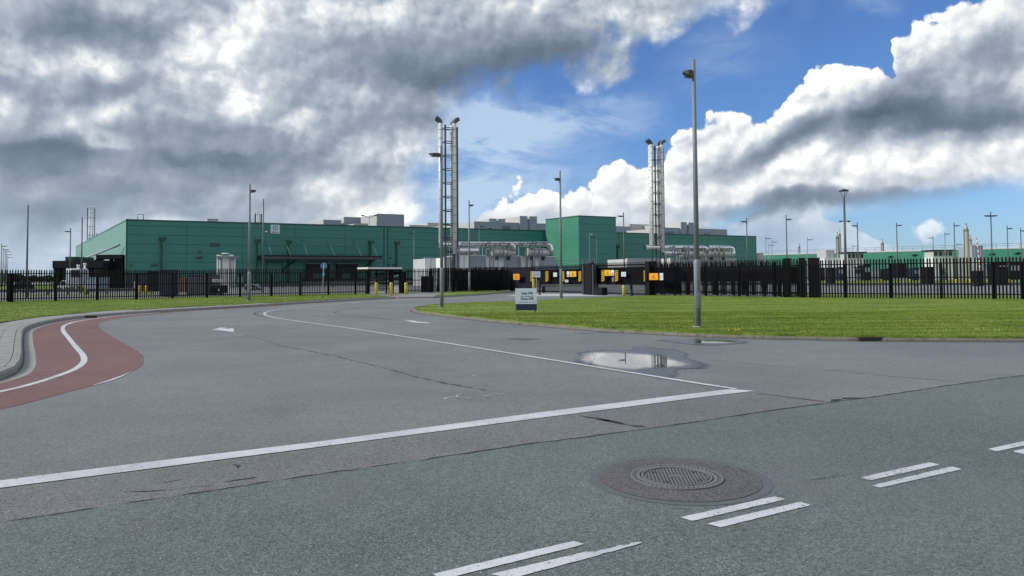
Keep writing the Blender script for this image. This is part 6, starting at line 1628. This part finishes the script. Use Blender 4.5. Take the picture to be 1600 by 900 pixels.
# vehicles and yard things inside the left fence
def car(name, label, cat, px0, px1, pyt, Y, m, van=False, flip=False, group=None):
    a = AT(px0, pyt, Y); b = AT(px1, pyt, Y); L = b.x - a.x; H = a.z
    t = thing(name, label, cat, (a.x, Y, 0.02), 0, group); W = 1.8
    if van: prof = [(0.02, .22), (0.0, .55), (.02, .97), (.10, 1.0), (.72, 1.0), (.80, .92), (.88, .62), (.98, .55), (1.0, .25)]
    else: prof = [(0.01, .22), (0.0, .50), (.04, .62), (.18, .66), (.30, .97), (.42, 1.0), (.66, .99), (.80, .68), (.96, .58), (1.0, .40), (.99, .22)]
    if flip: prof = [(1 - x, z) for x, z in reversed(prof)]
    n = len(prof); vs = []
    for y, s_ in ((0.0, .94), (0.10, 1.0), (W - 0.10, 1.0), (W, .94)):
        vs += [((.5 + (x - .5) * s_) * L, y, (.22 + (z - .22) * s_) * H) for x, z in prof]
    fs = [tuple(range(n - 1, -1, -1)), tuple(range(3 * n, 4 * n))] + [(r_ * n + i, r_ * n + (i + 1) % n, (r_ + 1) * n + (i + 1) % n, (r_ + 1) * n + i) for r_ in range(3) for i in range(n)]
    body = MB().add(vs, fs).build('body', m, t)
    win = [(.12, .62), (.12, .92), (.70, .92), (.80, .62)] if van else [(.24, .66), (.33, .92), (.64, .92), (.75, .66)]
    if flip: win = [(1 - x, z) for x, z in reversed(win)]
    MB().add([(x * L, -0.008, z * H) for x, z in win] + [(x * L, 0.02, z * H) for x, z in win], [(0, 1, 2, 3), (0, 4, 5, 1), (1, 5, 6, 2), (2, 6, 7, 3), (3, 7, 4, 0)]).build('side_window', GLASS, t)
    for x in (.19, .81):
        for y in (-0.01, W - 0.2):
            wv = MB().tube([(x * L, y, .30), (x * L, y + 0.2, .30)], .31, 16).build('wheel', RUBBER, t)
            MB().tube([(x * L, y - 0.01, .30), (x * L, y + 0.21, .30)], .17, 10).build('hub', GALV, wv)
    for x in (0.005, .965): MB().box(x * L, x * L + 0.09, -0.005, 0.12, .45 * H, .53 * H).build('lamp', SIGN_RED if x < .5 else SIGN_WHITE, t)
    return t
car('parked_car', 'white car parked inside the left fence under the black canopy', 'car', 89, 108, 438.5, 98, WHITE, flip=True)
car('parked_van', 'white van parked inside the left fence before the black canopy', 'van', 108, 131, 419.5, 96, mat('van_white', (0.42, 0.45, 0.50), 0.4, var=.08), van=True)
car('parked_car', 'black car parked inside the far left of the fence', 'car', 19, 41, 440, 92, STEEL_BLACK)
car('parked_van', 'small white van inside the fence behind the left verge lamp', 'van', 383, 402, 444.5, 98, mat('van_white'), van=True)
# white short vents beside the van
for px, pt, lab in ((122.3, 416.5, 'short white vent pipe above the white van'), (132.6, 414, 'taller white vent pipe right of the white van')):
    a = AT(px, pt, 100); t = thing('vent_pipe', lab, 'vent pipe', (a.x, 100, 0)); MB().tube([(0, 0, 0), (0, 0, a.z)], 0.14, 10).build('pipe', WHITE, t); MB().tube([(0, 0, a.z), (0, 0, a.z + 0.25)], 0.2, 10).build('cowl', WHITE, t)
# lift truck
a = AT(328, 440, 70); k = 70 / 1155
t = thing('lift_truck', 'black lift truck with white crates on top, inside the left fence', 'lift truck', (a.x, 70, 0.02))
MB().bevbox(0, 20 * k, 0, 1.4, 0.2, 0.95, 0.08).build('body', STEEL_BLACK, t)
MB().box(2 * k, 3 * k, 0.1, 0.2, 0.95, 1.25).box(17 * k, 18 * k, 0.1, 0.2, 0.95, 1.25).build('frame', STEEL_BLACK, t)
for x in (4, 16):
    MB().tube([(x * k, -0.02, 0.24), (x * k, 0.2, 0.24)], 0.22, 14).build('wheel', RUBBER, t)
MB().box(13 * k, 15 * k, -0.02, 0.0 - 0.003, 0.45, 0.6).build('number_plate', WHITE, t)
for i in range(4):
    q = thing('white_crate', ('white crate furthest left on the lift truck', 'second white crate on the lift truck', 'third white crate on the lift truck', 'white crate furthest right on the lift truck')[i], 'crate', (a.x + (1.5 + i * 4.4) * k, 70.1, 1.27), 0, 'white crates on the lift truck')
    MB().bevbox(0, 4.0 * k, 0, 0.9, 0, 0.28, 0.02).build('body', WHITE, q); MB().box(0.02, 4 * k - 0.02, -0.012, -0.002, 0.2, 0.24).build('rim', WHITE_DIM, q)
s, z = on_front(375.5, 437, 0.1)
t = thing('wall_notice', 'pale green notice board on the hall wall beside the verge lamp', 'sign', tuple((BO + BU * s - BV * 0.06).to_3d() + Vector((0, 0, z - 0.55))), BRZ)
MB().box(-0.45, 0.45, -0.04, 0, 0, 1.1).build('board', mat('pale_green_board', (0.35, 0.48, 0.44), 0.5), t)
MB().box(-0.3, 0.3, -0.05, -0.041, 0.5, 0.9).build('print', WHITE_DIM, t)
# crash barriers
def barrier(label, A, B, h, px_pitch=2.0, m=POLE_DARK, beam=0.31):
    A, B = Vector(A), Vector(B); u = (B - A); L = u.length; u.normalize()
    t = thing('crash_barrier', label, 'crash barrier', (A.x, A.y, 0.02), math.atan2(u.y, u.x), 'crash barriers')
    z = h; vs = []; pr = [(0, z), (-0.05, z - beam * .22), (0.02, z - beam * .5), (-0.05, z - beam * .78), (0, z - beam)]
    for x in (0, L): vs += [(x, a_, b_) for a_, b_ in pr]
    vs += [(x, 0.04, zz) for x in (0, L) for zz in (z, z - beam)]
    MB().add(vs, [(i, 5 + i, 6 + i, i + 1) for i in range(4)] + [(10, 12, 13, 11), (0, 10, 12, 5), (4, 9, 13, 11)]).build('beam', m, t)
    n = int(L / px_pitch)
    for k_ in range(n + 1): MB().box(k_ * px_pitch - 0.05, k_ * px_pitch + 0.05, 0.045, 0.13, 0, z).build('post', m, t)
    return t
def YX(px, Y): return (AT(px, 440, Y).x, Y)
barrier('dark crash barrier behind the left fence along the service road', YX(-20, 78), YX(265, 80), 0.62)
barrier('dark crash barrier behind the right fence along the service road', YX(1215, 96), YX(1640, 86), 0.42, beam=0.25)
barrier('crash barrier in front of the loading docks', YX(380, 118), YX(700, 128), 0.7)
barrier('crash barrier behind the fence right of the gates', YX(1085, 92), YX(1210, 96), 0.6)
# pale road kerbs inside the yard
for nm, A, B, w in (('yard_kerb', YX(-30, 74), YX(560, 80), 0.25), ('yard_kerb', YX(1215, 99), YX(1650, 90), 0.35), ('yard_kerb', YX(-30, 88), YX(300, 92), 0.2)):
    struct(strip_mb(MB(), [A, B], w, 0.06), nm, WHITE_DIM, parent=yard)
yg = struct(MB().sheet([YX(-60, 72.0), YX(300, 74), YX(300, 79), YX(-60, 77)], 0.028), 'grass_strip', GRASS, parent=yard)
yg2 = struct(MB().sheet([YX(-60, 95), YX(150, 98), YX(150, 260), YX(-120, 300)], 0.028), 'grass_field', GRASS, parent=yard)

# ------------------------------------------------------------------ right-hand background
A_ = AT(1186, 430, 285); B_ = AT(1700, 430, 215)
bu = Vector((B_.x - A_.x, B_.y - A_.y)); bl = bu.length; bu.normalize()
hb = thing('green_hall', 'long low green hall with pale parapet and railing, far right background', 'building', (A_.x, A_.y, 0), math.atan2(bu.y, bu.x))
hbz = 9.0
nn_ = int(bl / 8)
MB().box(0.02, bl - 0.02, 0.2, 60, 0, hbz - 0.1).build('wall', GREEN_DARK, hb)
GREEN_FAR = mat('green_far_cladding', (0.025, 0.20, 0.13), 0.5, var=0.1, scale=0.2)
for k in range(nn_):
    for z0_, z1_ in ((0, 2.9), (2.95, 5.9), (5.95, hbz)): MB().box(bl * k / nn_ + .02, bl * (k + 1) / nn_ - .02, 0, 0.18, z0_, z1_).build('wall_panel', GREEN_FAR, hb)
MB().box(-0.1, bl, -0.12, 0.5, hbz + 0.01, hbz + 0.35).build('parapet', PALE_CLAD, hb)
rl = MB()
rl.tube([(0, 1.0, hbz + 1.7), (bl, 1.0, hbz + 1.7)], 0.05, 4).tube([(0, 1.0, hbz + 1.1), (bl, 1.0, hbz + 1.1)], 0.04, 4)
for k in range(int(bl / 3)): rl.tube([(k * 3, 1.0, hbz + 0.3), (k * 3, 1.0, hbz + 1.7)], 0.05, 4)
rl.build('roof_railing', GALV, hb)
for px, py in ((1390, 401.5), (1428, 399), (1549, 397.5), (1589, 396.2)):
    s, z = line_hit((A_.x, A_.y), (A_.x + bu.x * 10, A_.y + bu.y * 10), px, py, 0.5)
    MB().add([(s - 1.1, -0.4, z - 0.35), (s + 0.9, -0.4, z + 0.1), (s + 1.1, -0.4, z + 0.45), (s - 0.2, -0.4, z + 0.3)], [(0, 1, 2, 3)]).box(s - 0.3, s + 0.3, -0.5, -0.003, z - 0.1, z + 0.2).build('floodlight', STEEL_BLACK, hb)
def far_box(name, label, cat, px0, px1, pyt, Y, m, depth=6, lid=None, group=None, ribs=0, z0=0.0):
    a = AT(px0, pyt, Y); b = AT(px1, pyt, Y); w = b.x - a.x
    t = thing(name, label, cat, (a.x, Y, z0), 0, group); h = a.z - z0
    MB().bevbox(0, w, 0, depth, 0, h, 0.05).build('body', m, t)
    MB().box(-0.08, w + 0.08, -0.08, 0.3, h + 0.002, h + 0.12).build('cap', lid or m, t)
    for k_ in range(ribs): MB().box(w * (k_ + .5) / ribs - 0.05, w * (k_ + .5) / ribs + 0.05, -0.06, -0.002, 0.2, h - 0.2).build('rib', lid or m, t)
    return t, w, h
far_box('plant_box', 'pale square plant box at the left end of the far green hall', 'plant box', 1183, 1193, 396, 210, PALE_CLAD)
far_box('plant_box', 'pale square plant box left of the twin beige stack', 'plant box', 1290.5, 1304, 391.5, 200, WHITE_DIM, ribs=2)
far_box('plant_box', 'pale square plant box right of the tall beige stack', 'plant box', 1518.5, 1536, 384.2, 196, GREY_CLAD, ribs=2, lid=WHITE_DIM)
def beige_stack(label, px, pw, pyt, Y, n=2):
    a = AT(px, pyt, Y); k_ = Y / 1155; w = pw * k_; H = a.z
    t = thing('beige_stack', label, 'chimney', (a.x, Y, 0), 0, 'beige chimney stacks beyond the far hall')
    MB().prism(disc(w / 2, 12), 0, H * 0.86).build('shaft', BEIGE, t)
    MB().tube([(0, 0, H * 0.86), (0, 0, H * 0.93), (0, 0, H * .985)], [w / 2, w * .34, w * .22], 12).build('cone', BEIGE, t)
    MB().tube([(0, 0, H * .985), (0, 0, H)], w * .2, 10).build('outlet', mat('rusty_outlet', (0.14, 0.08, 0.05), 0.7), t)
    for q in (-1, 1): MB().box(q * w * .5 - 0.05, q * w * .5 + 0.05, -0.1, 0.1, 0, H * .9).build('ladder_rail', STEEL_FRAME, t)
beige_stack('smallest distant beige stack left of the plant boxes', 1248.5, 3.0, 380, 330)
beige_stack('pale beige stack just left of the cone-headed lamp', 1308, 4.0, 362.5, 200)
beige_stack('darker thin stack touching the one left of the cone-headed lamp', 1312, 2.4, 358, 204)
beige_stack('short beige stack with red-brown outlet before the mid hall', 1378.5, 4.2, 374, 260)
beige_stack('tallest beige stack, right of the larger guard cabin', 1509.3, 7.0, 349.5, 165)
beige_stack('lower beige stack just behind the tallest one', 1515.3, 4.6, 367.5, 200)
def guard_cabin(label, px0, px1, pyt, pyb, Y, nwin):
    a = AT(px0, pyt, Y); b = AT(px1, pyb, Y); w = b.x - a.x; zt = a.z; zb_ = AT(px0, pyb, Y).z
    t = thing('guard_cabin', label, 'cabin', (a.x, Y, 0), 0, 'raised guard cabins'); hh = zt - zb_
    MB().box(0, w, 0.1, 4, zb_, zt - 0.01).build('wall', WHITE_DIM, t)
    MB().box(-0.5, w + 0.5, -0.7, 4.6, zt, zt + 0.22).build('roof', STEEL_BLACK, t)
    for k_ in range(nwin):
        x0, x1 = w * (k_ + .12) / nwin, w * (k_ + .88) / nwin
        f = MB().box(x0 - .08, x1 + .08, 0.02, 0.098, zb_ + hh * .12, zt - hh * .08).build('window', WHITE, t)
        MB().box(x0, x1, 0.0, 0.018, zb_ + hh * .2, zt - hh * .14).build('pane', GLASS, f)
    MB().box(-0.1, w + 0.1, 0.0, 4, 0.02, zb_ - 0.01).build('base', WHITE, t)
    return t
guard_cabin('smaller white guard cabin with flat black roof, behind the cone-headed lamp', 1324, 1350, 395, 405.5, 186, 4)
guard_cabin('larger white guard cabin with flat black roof and four windows', 1458, 1489, 391.8, 402, 184, 4)
far_box('white_trailer', 'white trailer behind the right fence left of the cone-headed lamp', 'trailer', 1288, 1322, 403.5, 190, WHITE, 3, ribs=4)
far_box('white_trailer', 'white trailer behind the right fence beneath the beige stacks', 'trailer', 1490, 1530, 403, 188, WHITE, 3, ribs=5)
far_box('white_trailer', 'long low white trailer midway behind the right fence', 'trailer', 1352, 1446, 421, 192, WHITE_DIM, 3, ribs=9)
rr_ = random.Random(21)
for i, (px0, px1, pt, lab) in enumerate([(1278, 1290, 417, 'dark blue machine just right of the widest fence pillar'), (1307, 1321, 416, 'dark machine left of the cone-headed lamp'), (1331, 1346, 416, 'dark machine under the smaller guard cabin'), (1347, 1362, 412, 'dark machine just right of the smaller guard cabin'), (1384, 1392, 418, 'dark machine left of the black labelled box'), (1425, 1437, 417, 'dark machine between black labelled box and larger cabin'), (1466, 1478, 418, 'dark machine under the larger guard cabin'), (1555, 1600, 409, 'long dark shelter at the right edge behind the fence')]):
    q_ = (px1 - px0) * (0.22 if px1 - px0 < 30 else 0.0)
    t, w, h = far_box('machine', lab, 'machine', px0 + q_, px1 - q_ * .4, pt + 2, 178 - i * 1.7, (DARK, NAVY, GREY_CLAD, DARK)[i % 4] if i < 7 else DARK, 3, STEEL_BLACK, 'dark machines behind the right fence')
    MB().box(w * .1, w * .9, -0.03, -0.002, h * .55, h * .85).build('panel', GREY_CLAD if i % 2 else GLASS, t)
# teal-marked board
a = AT(1538, 411, 170); k = 170 / 1155
t = thing('marked_board', 'white board with three teal zigzag marks behind the right fence', 'sign', (a.x, 170, 0.0))
MB().box(0, 15.5 * k, 0, 0.12, 0.05, a.z).build('board', WHITE, t)
TEAL = mat('teal_print', (0.02, 0.30, 0.27), 0.5)
for i in range(3):
    x = (1.2 + i * 5) * k; zz = a.z - 1.0 * k; u_ = 1.0 * k
    MB().add([(x + 3 * u_, -0.012, zz), (x, -0.012, zz), (x, -0.012, zz - 3.6 * u_), (x + 2 * u_, -0.012, zz - 3.6 * u_), (x + 2 * u_, -0.012, zz - 5.8 * u_), (x, -0.012, zz - 5.8 * u_), (x, -0.012, zz - 7 * u_), (x + 3.2 * u_, -0.012, zz - 7 * u_), (x + 3.2 * u_, -0.012, zz - 2.6 * u_), (x + 1.2 * u_, -0.012, zz - 2.6 * u_), (x + 1.2 * u_, -0.012, zz - 1.1 * u_), (x + 3 * u_, -0.012, zz - 1.1 * u_)], [tuple(range(12))]).build('mark', TEAL, t)
# raised boom barrier
a = AT(1531.5, 440, 95); tp = AT(1524, 371, 95); base_z = 1.0
t = thing('boom_barrier', 'raised red and white boom barrier leaning left of the pale plant box', 'barrier', (a.x, 95, 0))
MB().bevbox(-0.25, 0.25, -0.2, 0.2, 0, 1.1, 0.04).build('housing', WHITE_DIM, t)
p0 = Vector((0.0, -0.25, 0.95)); p1 = Vector((tp.x - a.x, -0.25, tp.z)); nS = 16
for i in range(nS):
    q0, q1 = p0.lerp(p1, i / nS), p0.lerp(p1, (i + 1) / nS)
    MB().tube([tuple(q0), tuple(q1)], [0.085 - .03 * i / nS, 0.085 - .03 * (i + 1) / nS], 8).build('boom_section', SIGN_RED if i % 2 else WHITE, t)
# far trees on the left horizon
def tree(label, px, pw, pyt, Y, seed):
    r = random.Random(seed); a = AT(px, pyt, Y); k_ = Y / 1155; H = a.z; W = pw * k_
    t = thing('tree', label, 'tree', (a.x, Y, 0), 0, 'far trees on the left horizon')
    MB().tube([(0, 0, 0), (0, 0, H * .5)], [0.25, 0.12], 7).build('trunk', mat('bark', (0.06, 0.05, 0.04), 0.9), t)
    mb = MB()
    for _ in range(420):
        th = r.uniform(0, 6.283); ph = math.acos(r.uniform(-1, 1)); rr = r.uniform(0.45, 1.0) ** 0.6
        c = Vector((math.cos(th) * math.sin(ph) * W / 2 * rr, math.sin(th) * math.sin(ph) * W / 3 * rr, H * .56 + math.cos(ph) * H * .42 * rr)); s_ = r.uniform(.35, .8)
        d1 = Vector((r.gauss(0, 1), r.gauss(0, 1), r.gauss(0, 1))).normalized() * s_; d2 = d1.cross(Vector((r.gauss(0, 1), r.gauss(0, 1), r.gauss(0, 1))).normalized()) 
        mb.add([c - d1, c + d2, c + d1, c - d2], [(0, 1, 2, 3)])
    mb.build('crown', mat('far_foliage', (0.035, 0.06, 0.035), 0.9, var=0.4, scale=0.4), t, fix=False)
words = 'first second third fourth fifth sixth seventh eighth ninth'.split()
for i, (px, pw, pt) in enumerate([(4, 18, 428), (16, 16, 431), (28, 20, 427), (40, 14, 431.5), (52, 18, 430), (64, 16, 432), (76, 18, 430)]):
    tree('%s low dark tree from the left on the far horizon behind the fence' % words[i], px, pw, pt, 420 + 7 * i, 50 + i)
